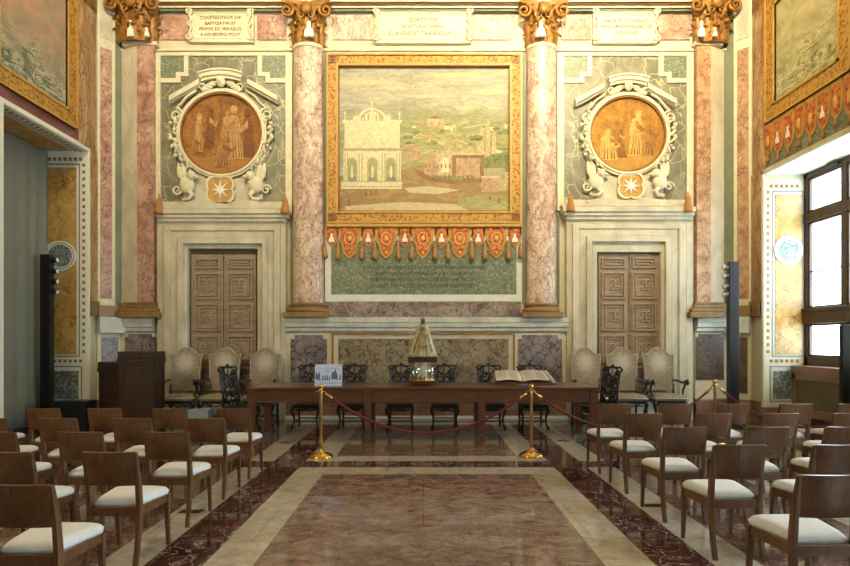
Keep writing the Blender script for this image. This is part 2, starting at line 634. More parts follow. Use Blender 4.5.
M['purplelow'] = marble('mauve_breccia', (112, 96, 94), (172, 154, 146), (62, 44, 42), scale=4, vscale=6, vw=0.08, vmix=0.95, rough=0.35, warp=0.6)
M['brownmarble'] = marble('brown_breccia', (116, 102, 84), (162, 148, 126), (52, 38, 30), scale=4, vscale=5.2, vw=0.07, vmix=1.0, rough=0.35, warp=0.5)
M['maroonmarble'] = marble('maroon_striped_marble', (102, 58, 56), (146, 96, 88), (84, 44, 44), scale=2.2, vscale=2.0, vw=0.03, vmix=0.5, rough=0.45, warp=1.2, stretch=(0.6, 0.6, 3))
M['yellowmarble'] = marble('yellow_siena_marble', (170, 128, 64), (206, 170, 104), (96, 60, 28), scale=3, vscale=3.6, vw=0.04, vmix=0.9, rough=0.4, warp=0.8, c3=(192, 152, 84))
M['plinthmarble'] = marble('plinth_marble', (120, 86, 68), (156, 124, 100), (90, 60, 48), scale=3, vscale=3, vw=0.03, vmix=0.4, rough=0.3)
M['darkgreenmarble'] = marble('verde_antico', (72, 86, 80), (116, 128, 118), (206, 214, 206), scale=7, vscale=6, vw=0.09, vmix=0.85, rough=0.35, warp=1.0)
M['blueline'] = plain('blue_grey_line', (122, 136, 140), 0.6)
M['whiteline'] = plain('white_line', (226, 226, 212), 0.6)
M['checkbrown'] = plain('brown_inlay', (150, 112, 66), 0.6)
M['gold'] = ornament('gilt_frame', (122, 78, 26), (188, 144, 60), scale=22, rough=0.6, bump=0.25, lo=0.38, hi=0.54)
M['goldplain'] = plain('gilt_plain', (188, 144, 66), 0.5, noise=0.15, nscale=10)
M['golddark'] = plain('gilt_dark', (140, 88, 26), 0.5)  # darker gilt for lines, outlines and corner blocks
M['capgold'] = plain('gilt_capital', (146, 102, 42), 0.45, metal=0.25, noise=0.4, nscale=9, bump=0.7, bscale=22)
M['basegold'] = plain('gilt_base', (138, 108, 62), 0.45, noise=0.25, nscale=5)
M['lappet'] = ornament('red_lappet', (146, 52, 30), (200, 120, 60), scale=20, rough=0.7, bump=0.1, lo=0.38, hi=0.56)
M['tassel'] = plain('gold_tassel', (170, 118, 60), 0.7, noise=0.35, nscale=18, stretch=(6, 6, 0.8))
M['text'] = plain('inscription_brown', (118, 94, 54), 0.8)
M['textdark'] = plain('inscription_dark', (62, 74, 58), 0.8)
M['doorwood'] = wood('pale_carved_walnut', (134, 114, 94), (172, 150, 126), 0.55, 3.0, (1.5, 1.5, 8), 0.0)
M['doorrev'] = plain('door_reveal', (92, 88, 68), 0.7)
M['chairwood'] = wood('chair_wood', (72, 46, 25), (106, 71, 41), 0.3, 4.0, (6, 6, 1), 0.4)
M['tablewood'] = wood('table_wood', (72, 42, 26), (104, 64, 40), 0.28, 3.0, (1, 8, 8), 0.35)
M['darkwood'] = wood('dark_walnut', (38, 22, 16), (62, 38, 26), 0.4, 3.0, (6, 6, 1), 0.2)
M['blackwood'] = plain('blackened_wood', (24, 20, 20), 0.3, bump=0.3, bscale=25, coat=0.3)
M['blackseat'] = plain('black_leather', (26, 24, 26), 0.4)
M['winwood'] = wood('window_oak', (62, 44, 34), (92, 68, 50), 0.5, 3.0, (4, 4, 1), 0.0)
M['fabric'] = plain('pale_seat_fabric', (212, 213, 212), 0.8, noise=0.06, nscale=30, bump=0.15, bscale=160)
M['damask'] = worn('worn_damask', (122, 108, 90), (152, 138, 116), .99, .13, (192, 184, 168))
M['damaskpale'] = plain('worn_pale_damask', (196, 182, 160), 0.75, noise=0.08, nscale=8)
M['piping'] = plain('pale_gimp', (186, 178, 158), 0.6)
M['black'] = plain('black_metal', (22, 23, 26), 0.4)
M['lens'] = plain('spot_lens', (230, 232, 235), 0.15)
M['brass'] = plain('polished_brass', (214, 176, 104), 0.16, metal=1.0)
M['brassold'] = plain('brushed_brass', (200, 176, 128), 0.28, metal=1.0)
M['rope'] = plain('crimson_rope', (104, 16, 36), 0.75, bump=0.4, bscale=120)
M['drape'] = plain('grey_green_cloth', (132, 134, 120), 0.9, noise=0.05, nscale=2, bump=0.1, bscale=90)
M['glass'] = clear_glass('clear_glass')
M['drumglass'] = clear_glass('drum_glass', (0.9, 0.93, 0.93), 0.22)
M['pane'] = clear_glass('window_glass', (0.97, 1, 1), 0.04)
M['white'] = plain('white_stone', (212, 214, 208), 0.5, noise=0.05)
M['radiator'] = marble('olive_panel', (92, 82, 60), (116, 104, 78), (76, 66, 48), scale=3, vscale=3, vw=0.03, vmix=0.4, rough=0.5)
# floor
M['f_center'] = marble('floor_brown_marble', (84, 58, 50), (156, 130, 114), (190, 168, 150), scale=5.5, vscale=5.5, vw=0.05, vmix=0.6, rough=0.07, warp=1.6, stretch=(1, 1.5, 1), bands=(1.24, 1.6, 0.84), c3=(122, 94, 82))
M['f_red'] = marble('floor_red_marble', (58, 34, 30), (92, 56, 48), (216, 198, 188), scale=5, vscale=3.2, vw=0.022, vmix=0.9, rough=0.06, warp=1.6, bands=(1.3, 0.9, 0.85))
M['f_cream'] = marble('floor_cream_stone', (154, 144, 128), (196, 184, 164), (130, 118, 100), scale=8, vscale=6, vw=0.03, vmix=0.3, rough=0.13, bands=(0.9, 1.1, 0.90))
M['f_outer'] = marble('floor_outer_marble', (80, 56, 48), (128, 98, 84), (170, 148, 134), scale=4.5, vscale=5, vw=0.04, vmix=0.6, rough=0.08, warp=1.4, bands=(1.2, 1.2, 0.84))
M['f_grey'] = marble('floor_grey_marble', (96, 94, 92), (140, 136, 130), (80, 76, 74), scale=3, vscale=3, vw=0.02, vmix=0.3, rough=0.10, bands=(1.2, 1.2, 0.9))

# ------------------------------------------------------------------ floor
FY0, FY1 = -5.0, YW + 0.05
b = MB()
A1, A2, A3, A4 = 1.24, 1.595, 2.01, 2.35
cx = 0.04
mats = [M['f_center'], M['f_red'], M['f_cream'], M['f_outer'], M['f_grey']]
b.mi = 3
b.box(XLO - .3, FY0, -0.12, XRO + .5, FY1, -0.004)
def slab(mi, x0, y0, x1, y1, z=0.0):
    b.mi = mi
    b.box(x0, y0, -0.02, x1, y1, z)
Yb = [FY0, 6.65, 7.01, 7.42, 7.69, 8.88, 10.66, YW]
slab(0, cx - A1, Yb[0], cx + A1, Yb[1])
slab(2, cx - A1, Yb[1], cx + A1, Yb[2])
slab(1, -6.4, Yb[2], 6.44, 7.37)
slab(2, cx - A1, 7.37, cx + A1, 7.69)
slab(0, cx - A1, 7.69, cx + A1, 8.88)
slab(4, cx - A1, 8.88, cx + A1, 10.66)
slab(1, -6.4, 10.66, 6.44, YW)
for s in (-1, 1):
    for (q0, q1, mi) in ((A1, A2, 2), (A2, A3, 1), (A3, A4, 2)):
        xa, xb = sorted((cx + s * q0, cx + s * q1))
        slab(mi, xa, Yb[0], xb, Yb[2])
        slab(mi, xa, 7.37, xb, 10.66)
    # side fields with cream bands
    xa, xb = sorted((cx + s * 3.6, cx + s * 3.95)); slab(2, xa, Yb[0], xb, Yb[2])
    xa, xb = sorted((cx + s * 5.0, cx + s * 5.35)); slab(2, xa, Yb[0], xb, 10.66)
    xa, xb = sorted((cx + s * A4, cx + s * 5.0)); slab(4, xa, 8.9, xb, 10.66)
struct(b.build('floor', mats))

# ------------------------------------------------------------------ walls
b = MB()
b.box(XL - 1.2, YW, 0, XR + 1.2, YW + 0.3, TOP)
struct(b.build('wall_back', M['plaster']))
b = MB(); b.box(XL - 1.2, FY0 - 0.3, 0, XR + 1.2, FY0, TOP)
struct(b.build('wall_front', M['plaster']))
# left wall with the deep opening
b = MB()
b.box(XLO, FY0, 0, XL, LY0, TOP)
b.box(XLO, LY0, LZ, XL, LY1, TOP)
b.box(XLO, LY1, 0, XL, YW, TOP)
b.box(XLO - 0.25, LY0 - .3, 0, XLO, LY1 + .3, TOP)
b.prism([(XL, 10.97, 0), (-6.08, YW, 0), (XL, YW, 0)], (0, 0, TOP))
struct(b.build('wall_left', M['plaster']))
# right wall with three window embrasures
b = MB()
ys = [FY0]
for a_, b_ in reversed(WIN_Y):
    b.box(XR, ys[-1], 0, XRO + .15, a_, TOP)
    b.box(XR, a_, RZ, XRO + .15, b_, TOP)
    b.box(XRO, a_, 0, XRO + .15, b_, 1.09)
    ys.append(b_)
b.box(XR, ys[-1], 0, XRO + .15, YW, TOP)
b.prism([(XR, 10.97, 0), (6.12, YW, 0), (XR, YW, 0)], (0, 0, TOP))
struct(b.build('wall_right', M['plaster']))
b = MB(); b.box(XLO - .3, FY0 - .3, TOP, XRO + .3, YW + .3, TOP + .2)
struct(b.build('ceiling', M['plaster']))

# ------------------------------------------------------------------ cornice, ledge, dado, plinth (fixed stonework)
def run(name, prof, mat, x0, x1, wallY=YW, mats=None):
    """moulding of profile (protrusion, z) along the back wall"""
    b = MB()
    n = len(prof)
    vs = [(x, wallY - p, z) for x in (x0, x1) for p, z in prof]
    fs = [tuple(range(n)), tuple(range(2 * n - 1, n - 1, -1))]
    for i in range(n):
        j = (i + 1) % n
        fs.append((i, j, n + j, n + i))
    b.add(vs, fs)
    return struct(b.build(name, mat))

zc = lambda y: pz(y, YW)
zp = lambda p, y: (p, pz(y, YW - p))
run('trim_1', [(0, zc(-20)), zp(.30, -20), zp(.30, -6), zp(.24, -5), zp(.24, 1.5), zp(.17, 2), zp(.17, 3), zp(.14, 3.4), zp(.14, 7.6), zp(.07, 8), zp(.07, 10.2), zp(0, 10.5)], M['cream'], -6.1, 6.1)
b = MB(); b.box(-6.1, YW - .19, pz(4.0, YW - .19), 6.1, YW - .12, pz(2.6, YW - .19)); struct(b.build('trim_2', M['golddark']))
b = MB(); b.box(-6.1, YW - .10, pz(10.8, YW - .1), 6.1, YW - .05, pz(8.4, YW - .1)); struct(b.build('trim_3', M['palegreen']))
b = MB(); b.box(-6.1, YW - .04, pz(50.5, YW - .04), 6.1, YW, pz(48.4, YW - .04)); struct(b.build('trim_4', M['cream']))
led = [(0, zc(317.6)), (.20, zc(317.6)), (.20, zc(322.5)), (.185, zc(323)), (.18, zc(327)), (.15, zc(328)), (.14, zc(331)), (.10, zc(332.5)), (0, zc(333))]
dado = [(0, 0), (.08, 0), (.08, zc(332)), (0, zc(332))]
plin = [(0, 0.0), (.16, 0), (.16, .05), (.14, .07), (.14, .09), (0, .09)]
base2 = [(0, .09), (.12, .09), (.12, .40), (.10, .43), (0, .43)]
for k, (p0, p1) in enumerate([(121.5, 156.5), (286.5, 566), (693.5, 727)]):
    x0, x1 = px(p0, YW), px(p1, YW)
    run('trim_5', led, M['stone_cool'], x0, x1)
    run('trim_6', dado, M['cream'], x0, x1)
    run('baseboard_back', plin, M['white'], x0, x1)
    run('baseboard_back', base2, M['plinthmarble'], x0, x1)
# canted corners: ledge and dado pieces
for s, xa, xb in ((-1, -6.40, -6.08), (1, 6.44, 6.12)):
    for (t, z0, z1, mat, nm) in ((.20, zc(333), zc(317.6), 'stone_cool', 'trim_7'), (.05, .43, zc(333), 'cream', 'trim_8'), (.10, 0, .43, 'plinthmarble', 'trim_9')):
        b = MB()
        nx, ny = -s * .72, -.70
        p = [(xa, 10.97), (xb, YW), (xb + nx * t, YW + ny * t), (xa + nx * t, 10.97 + ny * t)]
        b.prism([(q[0], q[1], z0) for q in p], (0, 0, z1 - z0))
        struct(b.build(nm, M[mat]))
# dado inlays
def panel(name, x0, y0, x1, y1, mat, d=.10, border=None, bmat=None, notch=0):
    b = MB()
    D = YW - d
    if notch:
        n = notch
        b.wall([(x0 + n, y0), (x1 - n, y0), (x1 - n, y0 + n), (x1, y0 + n), (x1, y1), (x0, y1), (x0, y0 + n), (x0 + n, y0 + n)], D, YW)
    else:
        b.wrect(x0, y0, x1, y1, D)
    o = struct(b.build(name, mat))
    if border:
        b = MB(); b.wframe(x0 - border, y0 - border, x1 + border, y1 + border, border, D - .02, YW)
        struct(b.build(name, bmat or M['stone']))
    return o
yb = 395
panel('trim_10', 290.5, 335, 327, yb, M['purplemarble'], notch=4)
panel('trim_11', 518, 335, 562, yb, M['purplemarble'], notch=4)
panel('trim_12', 338, 339, 508.5, yb + 1, M['brownmarble'], border=4.5, bmat=M['stone'])
b = MB(); b.wframe(331.5, 333, 515, 402, 2, YW - .14, YW); struct(b.build('trim_13', M['basegold']))
panel('trim_14', 125, 334, 154.5, yb, M['purplemarble'], notch=3)
M['shadedbreccia'] = marble('shaded_brown_breccia', (74, 58, 46), (112, 92, 72), (44, 32, 26), scale=4, vscale=5.2, vw=0.07, vmix=1.0, rough=0.35, warp=0.5)  # brown breccia with the window-wall corner's shade put into its colour
panel('trim_15', 696, 334, 724, 380, M['shadedbreccia'], notch=3)
# marble band between the ledge and the green tablet
b = MB(); b.wrect(327, 302, 521, 317.6, YW - .03); struct(b.build('trim_16', M['purplelow']))

# ------------------------------------------------------------------ columns
def capital(b, cx_, yt, yb_, wt, wb, D, half=True):
    """gilt leafy capital in pixels: centre x, top/bottom y, top/bottom widths"""
    zt, zb = pz(yt, D), pz(yb_, D)
    h = zt - zb
    X = px(cx_, D)
    rt, rb = wt / 2 * D / F, wb / 2 * D / F
    b.lathe([(rb * .94, 0), (rb * 1.02, h * .03), (rb * .92, h * .08), (rb * .92, h * .5), (rb * 1.1, h * .82), (rb * 1.18, h * .9)], (X, D, zb), 20, PI, 2 * PI, 1, .72)
    # abacus with concave front
    n = 12
    pts = [(X - rt, D + .02, zb + h * .90)]
    for i in range(n + 1):
        t = i / n
        x = X - rt + 2 * rt * t
        y = D - rb * .95 + .10 * math.sin(PI * t) - .02
        pts.append((x, y, zb + h * .90))
    pts.append((X + rt, D + .02, zb + h * .90))
    b.prism(pts, (0, 0, h * .10))
    # leaves: two tiers curling outward
    for tier, (z0, z1, w, cnt, ph) in enumerate(((.03, .42, .30, 5, 0), (.2, .68, .30, 4, .5))):
        for k in range(cnt):
            a = PI + PI * (k + .5 + (0 if tier == 0 else 0)) / cnt
            ca, sa = math.cos(a), math.sin(a) * .72
            def fn(u, v, a=a, z0=z0, z1=z1, w=w):
                uu = (u - .5) * 2
                wid = w * rb * (1 - .25 * v - .5 * max(0, v - .6)) * (1 + .16 * math.sin(v * 26))
                out = rb * (.95 + .10 * (1 - uu * uu)) + rb * (.10 * v + .55 * max(0, v - .62) ** 1.2)
                zz = zb + h * (z0 + (z1 - z0) * (v if v < .85 else .85 - (v - .85) * 1.2))
                ang = a + uu * wid / rb
                return (X + out * math.cos(ang), D + out * math.sin(ang) * .72, zz)
            b.grid(fn, 6, 10)
    # volutes and tendrils
    for s in (-1, 1):
        b.spiral(X + s * rt * .80, zb + h * .76, D - rb * .80, h * .16, h * .03, 1.6, PI / 2, h * .045, sign=s)
        b.tube([(X + s * rb * .25, D - rb * .78, zb + h * .45), (X + s * rb * .5, D - rb * .86, zb + h * .72), (X + s * rt * .62, D - rb * .84, zb + h * .9), (X + s * rt * .80, D - rb * .8, zb + h * .92)], h * .04, 6)
        b.spiral(X + s * rb * .30, zb + h * .66, D - rb * .86, h * .10, h * .02, 1.3, PI / 2, h * .03, sign=-s)
    b.ell((X, D - rb * .92, zb + h * .80), (h * .14, h * .08, h * .15), 10, 8)
    for i in range(6):
        a = PI + PI * (i + .5) / 6
        b.ell((X + rb * 1.02 * math.cos(a), D + rb * .76 * math.sin(a), zb + h * (.47 + .05 * (i % 2))), (h * .06, h * .05, h * .05), 8, 6)

def bee_drop(b, cx_, y0, y1, D, w):
    """pale three-tiered emblem: narrow neck over a wider two-lobed foot"""
    h = y1 - y0
    P = [(-.12, 0), (.12, 0), (.2, .12), (.16, .42), (.42, .55), (.5, .8), (.5, 1), (.08, 1), (0, .86), (-.08, 1), (-.5, 1), (-.5, .8), (-.42, .55), (-.16, .42), (-.2, .12)]
    b.wall([(cx_ + p[0] * w, y0 + p[1] * h) for p in P], D, D + .05)

def big_column(x0, x1, label, ctop, cwt, bx0, bx1):
    cxm = (x0 + x1) / 2
    t = thing('engaged_column', label, 'column', (px(cxm, YW), YW - .15, zc(317.6)))
    r = (x1 - x0) / 2 * YW / F
    b = MB()
    z0, z1 = zc(304), zc(51)
    b.lathe([(r * 1.03, z0), (r, z0 + .08), (r, (z0 + z1) / 2), (r * .97, z1 - .05), (r * .99, z1)], (px(cxm, YW), YW - .02, 0), 28, PI, 2 * PI, 1, .75)
    b.build('shaft', M['pinkmarble'], t)
    b = MB()
    b.lathe([(r, z1 - .02), (r * 1.05, z1), (r * 1.05, z1 + .03), (r, z1 + .05)], (px(cxm, YW), YW - .02, 0), 28, PI, 2 * PI, 1, .78)
    b.build('necking', M['cream'], t)
    R = (bx1 - bx0) / 2 * YW / F
    zb = zc(317.6)
    h = zc(303) - zb
    b = MB()
    b.lathe([(R * .88, zb + h * .33), (R * .95, zb + h * .40), (R * .96, zb + h * .5), (R * .88, zb + h * .6), (R * .80, zb + h * .66), (R * .80, zb + h * .74), (R * .88, zb + h * .80), (R * .88, zb + h * .88), (R * .78, zb + h)], (px(cxm, YW), YW - .02, 0), 28, PI, 2 * PI, 1, .70)
    b.box(px(bx0, YW), YW - .30, zb, px(bx1, YW), YW, zb + h * .33)
    b.build('base', M['basegold'], t)
    b = MB()
    capital(b, cxm, ctop + 4, 51, cwt, x1 - x0 + .5, YW - .02)
    c = b.build('capital', M['capgold'], t)
    b = MB(); bee_drop(b, cxm, 21, 36, YW - .36, 9.5)
    b.build('emblem', M['whiteline'], c)
    # painted backing strips beside the shaft
    b = MB(); b.wrect(x0 - 3.5, 46, x0, 304, YW - .012); b.wrect(x1, 46, x1 + 3.5, 304, YW - .012)
    b.build('backing_strip', M['palegreen'], t)
    return t

big_column(293.5, 324, 'pink marble column with gilt leafy capital, between the red-brown roundel and the harbour fresco', 3, 47, 286, 330)
big_column(525.8, 556, 'pink marble column with gilt leafy capital, between the harbour fresco and the golden roundel', 3, 47, 520, 560)

# corner pilasters
def corner_pilaster(mir, xs, label, tone):
    """xs: pixel edges from the outer (green) side to the inner side"""
    g0, c0, p0, p1 = xs
    t = thing('corner_pilaster', label, 'pilaster', (px((c0 + p1) / 2, YW), YW - .1, zc(317.6)))
    D = YW - .14
    b = MB(); b.wrect(min(p0, p1), 42, max(p0, p1), 304, D); b.build('shaft_front', M['ochremarble' if mir else 'redmarble'], t)
    b = MB()
    xa, xb = px(c0, YW - .02), px(p0, D)
    b.prism([(xa, YW - .02, zc(304)), (xb, D, zc(304)), (xb, YW, zc(304)), (xa, YW, zc(304))], (0, 0, zc(42) - zc(304)))
    b.build('shaft_side', M[tone], t)
    b = MB(); b.wrect(min(g0, c0), 42, max(g0, c0), 304, YW - .012); b.build('backing_strip', M['palegreen'], t)
    b = MB()
    m, w = (c0 + p1) / 2 + (2 if not mir else -1), abs(p1 - c0)
    for (e, ya, yb2) in ((7, 312, 317.6), (5, 308, 312), (3, 304.5, 308), (1.5, 302, 304.5)):
        b.wrect(m - w / 2 - e * .8, ya, m + w / 2 + e * .4, yb2, D - .02 * e)
    b.build('base', M['basegold'], t, bevel=.015)
    b = MB(); b.wrect(m - w / 2 - 1, 41, m + w / 2 + 1, 44.5, D - .03); b.build('necking', M['cream'], t)
    b = MB(); 
    capital(b, m, 2, 47, w + 20, w + 7, YW - .02)
    c = b.build('capital', M['capgold'], t)
    b = MB(); bee_drop(b, m - w * .28, 20, 36, YW - .36, 6.5); b.build('emblem', M['whiteline'], c)
    b = MB(); bee_drop(b, m + w * .22, 27, 36, YW - .36, 4); b.build('emblem', M['whiteline'], c)
corner_pilaster(0, (113, 121, 137, 153.5), 'flat red and cream corner pilaster with gilt capital, beside the dark wooden lectern', 'stone')
corner_pilaster(1, (731.5, 724, 711, 697), 'flat apricot and cream corner pilaster with gilt capital, beside the window wall', 'stone')
# canted strip panels next to them
for s, xa, xb in ((-1, -6.40, -6.08), (1, 6.44, 6.12)):
    nx, ny = -s * .72, -.70
    def canted(name, t0, t1, z0, z1, th, mat, par=None):
        b = MB()
        q0 = (xa + (xb - xa) * t0, 10.97 + (YW - 10.97) * t0); q1 = (xa + (xb - xa) * t1, 10.97 + (YW - 10.97) * t1)
        b.prism([(q0[0], q0[1], z0), (q1[0], q1[1], z0), (q1[0] + nx * th, q1[1] + ny * th, z0), (q0[0] + nx * th, q0[1] + ny * th, z0)], (0, 0, z1 - z0))
        return struct(b.build(name, mat))
    canted('trim_17', .0, .70, 2.06, 9.2, .03, M['cream'])
    canted('trim_18', .12, .56, 2.42, 7.35, .045, M['redmarble' if s < 0 else 'ochremarble'])
    canted('trim_19', .10, .58, 7.55, 8.9, .045, M['stone'])
    canted('trim_20', .70, 1.0, 2.06, 9.2, .02, M['palegreen'])
    canted('trim_21', .0, .9, 2.06, 2.28, .12, M['basegold'])
    canted('trim_22', .15, .8, .55, 1.65, .07, M['purplemarble'] if s < 0 else M['shadedbreccia'])  # right panel coloured darker for the shade of the window-wall corner
# painted columns at the end of the side walls
def side_column(s, label):
    X = XL if s < 0 else XR
    y0, y1 = (10.36, 10.93) if s < 0 else (10.52, 10.95)
    t = thing('painted_wall_column', label, 'column', (X, (y0 + y1) / 2, 2.06))
    r = (y1 - y0) / 2
    z0 = RZ + .06 if s > 0 else LZ + .07
    b = MB()
    a0, a1 = (-PI / 2, PI / 2) if s < 0 else (PI / 2, 3 * PI / 2)
    b.lathe([(r, z0), (r, TOP - .3)], (X, (y0 + y1) / 2, 0), 18, a0, a1, .14, 1)
    b.build('shaft', M['orangemarble'], t)
    b = MB(); b.lathe([(r * 1.02, 7.95), (r * 1.06, 7.99), (r, 8.04), (r * 1.06, 8.15), (r * 1.05, 8.3), (r * 1.3, 8.9)], (X, (y0 + y1) / 2, 0), 40, a0, a1, .2, 1, wob=lambda a, z: 1 + .05 * math.sin(14 * a + z * 6) + .04 * math.sin(z * 40))
    b.build('capital', M['capgold'], t)
    ylo = 10.72 if s < 0 else 10.66
    b = MB(); b.box(min(X, X - s * .03), ylo, 2.06, max(X, X - s * .03), y1 + .02, z0)
    b.build('lower_strip', M['orangemarble'], t)
    b = MB(); b.box(min(X, X - s * .06), ylo, 2.06, max(X, X - s * .06), y1 + .04, 2.35)
    b.build('base', M['basegold'], t)
side_column(-1, 'apricot marbled column at the end of the wall beside the grey curtained niche')
side_column(1, 'apricot marbled column at the end of the bright window wall')

# ------------------------------------------------------------------ door surrounds and doors
def surround(n, x0, x1, dx0, dx1, dy, ctop, lab):
    ybot = 419.0
    W = [x0, x0 + (dx0 - x0) * .2, x0 + (dx0 - x0) * .42, x0 + (dx0 - x0) * .66, x0 + (dx0 - x0) * .84, dx0]
    E = [x1, x1 - (x1 - dx1) * .2, x1 - (x1 - dx1) * .42, x1 - (x1 - dx1) * .66, x1 - (x1 - dx1) * .84, dx1]
    T = [ctop + 12, ctop + 17, ctop + 22, ctop + 29, ctop + 35, dy]
    dep = [.14, .20, .17, .23, .15]
    b = MB()
    for k in range(5):
        D = YW - dep[k]
        g = pz(0, D) # floor row for this depth
        yf = CY + EYE * F / D
        a, c, t_ = W[k], E[k], T[k]
        a2, c2, t2 = W[k + 1], E[k + 1], T[k + 1]
        b.wall([(a, t_), (c, t_), (c, yf), (c2, yf), (c2, t2), (a2, t2), (a2, yf), (a, yf)], D, YW)
    struct(b.build('trim_%d' % (30 + n), M['stone'], bevel=.008))
    b = MB()
    for (e, ya, yb2, d) in ((0, ctop + 9, ctop + 13, .20), (2, ctop + 5, ctop + 9, .24), (3.5, ctop, ctop + 5, .28)):
        b.wrect(x0 - e, ya, x1 + e, yb2, YW - d)
    struct(b.build('trim_%d' % (32 + n), M['stone'], bevel=.012))
    # step
    b = MB(); b.box(px(dx0, YW), YW - .28, 0, px(dx1, YW), YW, .15); b.box(px(dx0, YW), YW - .14, .15, px(dx1, YW), YW, .42)
    struct(b.build('trim_%d' % (34 + n), M['white']))
    # reveal lining and leaves
    D = YW - .03
    root = bpy.data.objects.new('door_%d' % n, None); COL.objects.link(root); root.location = (px((dx0 + dx1) / 2, YW), YW, .42)
    struct(root)
    b = MB(); b.wrect(dx0, dy, dx1, 395, YW - .012); b.build('reveal', M['doorrev'], root)
    lx0, lx1 = dx0 + (4 if n == 1 else 1.5), dx1 - 1.5
    ly0 = dy + 6 if n == 1 else dy + 2
    mid = (lx0 + lx1) / 2
    for (a, c, s) in ((lx0, mid - .4, -1), (mid + .4, lx1, 1)):
        b = MB(); b.wrect(a, ly0, c, 395, YW - .06)
        leaf = b.build('door_leaf', M['doorwood'], root)
        rows = [(ly0 + 3.5, ly0 + 14), (ly0 + 18, ly0 + 45), (ly0 + 49, ly0 + 77), (ly0 + 81, ly0 + 109), (ly0 + 113, ly0 + 137)]
        for (ya, yb2) in rows:
            w = c - a
            b = MB()
            b.wframe(a + w * .10, ya, c - w * .10, yb2, w * .06, YW - .10, YW - .055)
            b.wframe(a + w * .20, ya + w * .10, c - w * .20, yb2 - w * .10, w * .05, YW - .085, YW - .055)
            if yb2 - ya > 15:
                cxm, cym = (a + c) / 2, (ya + yb2) / 2
                X, Z, yy = px(cxm, YW), pz(cym, YW), YW - .065
                u = w * YW / F
                for q in range(4):
                    an = PI / 4 + q * PI / 2
                    b.spiral(X + .13 * u * math.cos(an), Z + .13 * u * math.sin(an), yy, .10 * u, .02 * u, 1.2, an + PI, .034 * u, sign=1 if q % 2 else -1, n=18, k=5)
                b.ell((X, yy, Z), (.05 * u, .015, .05 * u), 8, 6)
            b.build('carved_panel', M['doorwood'], leaf, bevel=.004)
surround(1, 157.5, 285.5, 187.4, 257.3, 248.5, 208.5, '')
surround(2, 566.6, 692.8, 597.2, 660.8, 252, 206.5, '')

# ------------------------------------------------------------------ medallion bays
def figure(b, x, y, h, lean=0.0, w=0.34, kneel=False, D=0, i=0):
    D = D - .0012 * i
    b.mi = i % 3
    """draped standing or kneeling figure of a painting: x centre, y foot, h height (pixels)"""
    k = .72 if kneel else 1
    H = h * k
    P = [(-.5, 0), (-.46, .3), (-.40, .55), (-.44, .72), (-.25, .84), (-.1, .86), (.1, .86), (.27, .82), (.42, .66), (.36, .45), (.5, .25), (.6 if kneel else .5, 0)]
    b.wall([(x + p[0] * w * h + lean * p[1] * h, y - p[1] * H) for p in P], D, D + .012)
    n = 12
    hx, hy, r = x + lean * h * .95, y - H * .86 - h * .07, h * .075
    b.wall([(hx + r * math.cos(2 * PI * i / n), hy + r * 1.2 * math.sin(2 * PI * i / n)) for i in range(n)], D, D + .012)
    # drapery folds and a bent arm
    b.mi = 3
    for q in (-.26, -.05, .2, .36):
        xa = x + q * w * h
        b.wall([(xa, y - .03 * H), (xa + .045 * w * h + .3, y - .03 * H), (xa + (.02 - q * .3) * w * h + lean * .6 * h, y - .62 * H)], D - .0005, D + .008)
    b.mi = (i + 1) % 3
    s_ = 1 if lean >= 0 else -1
    b.wall([(x + s_ * .1 * w * h, y - .78 * H), (x + s_ * .75 * w * h, y - .60 * H), (x + s_ * 1.05 * w * h, y - .72 * H), (x + s_ * 1.0 * w * h, y - .64 * H), (x + s_ * .72 * w * h, y - .50 * H), (x + s_ * .1 * w * h, y - .62 * H)], D - .0006, D + .008)

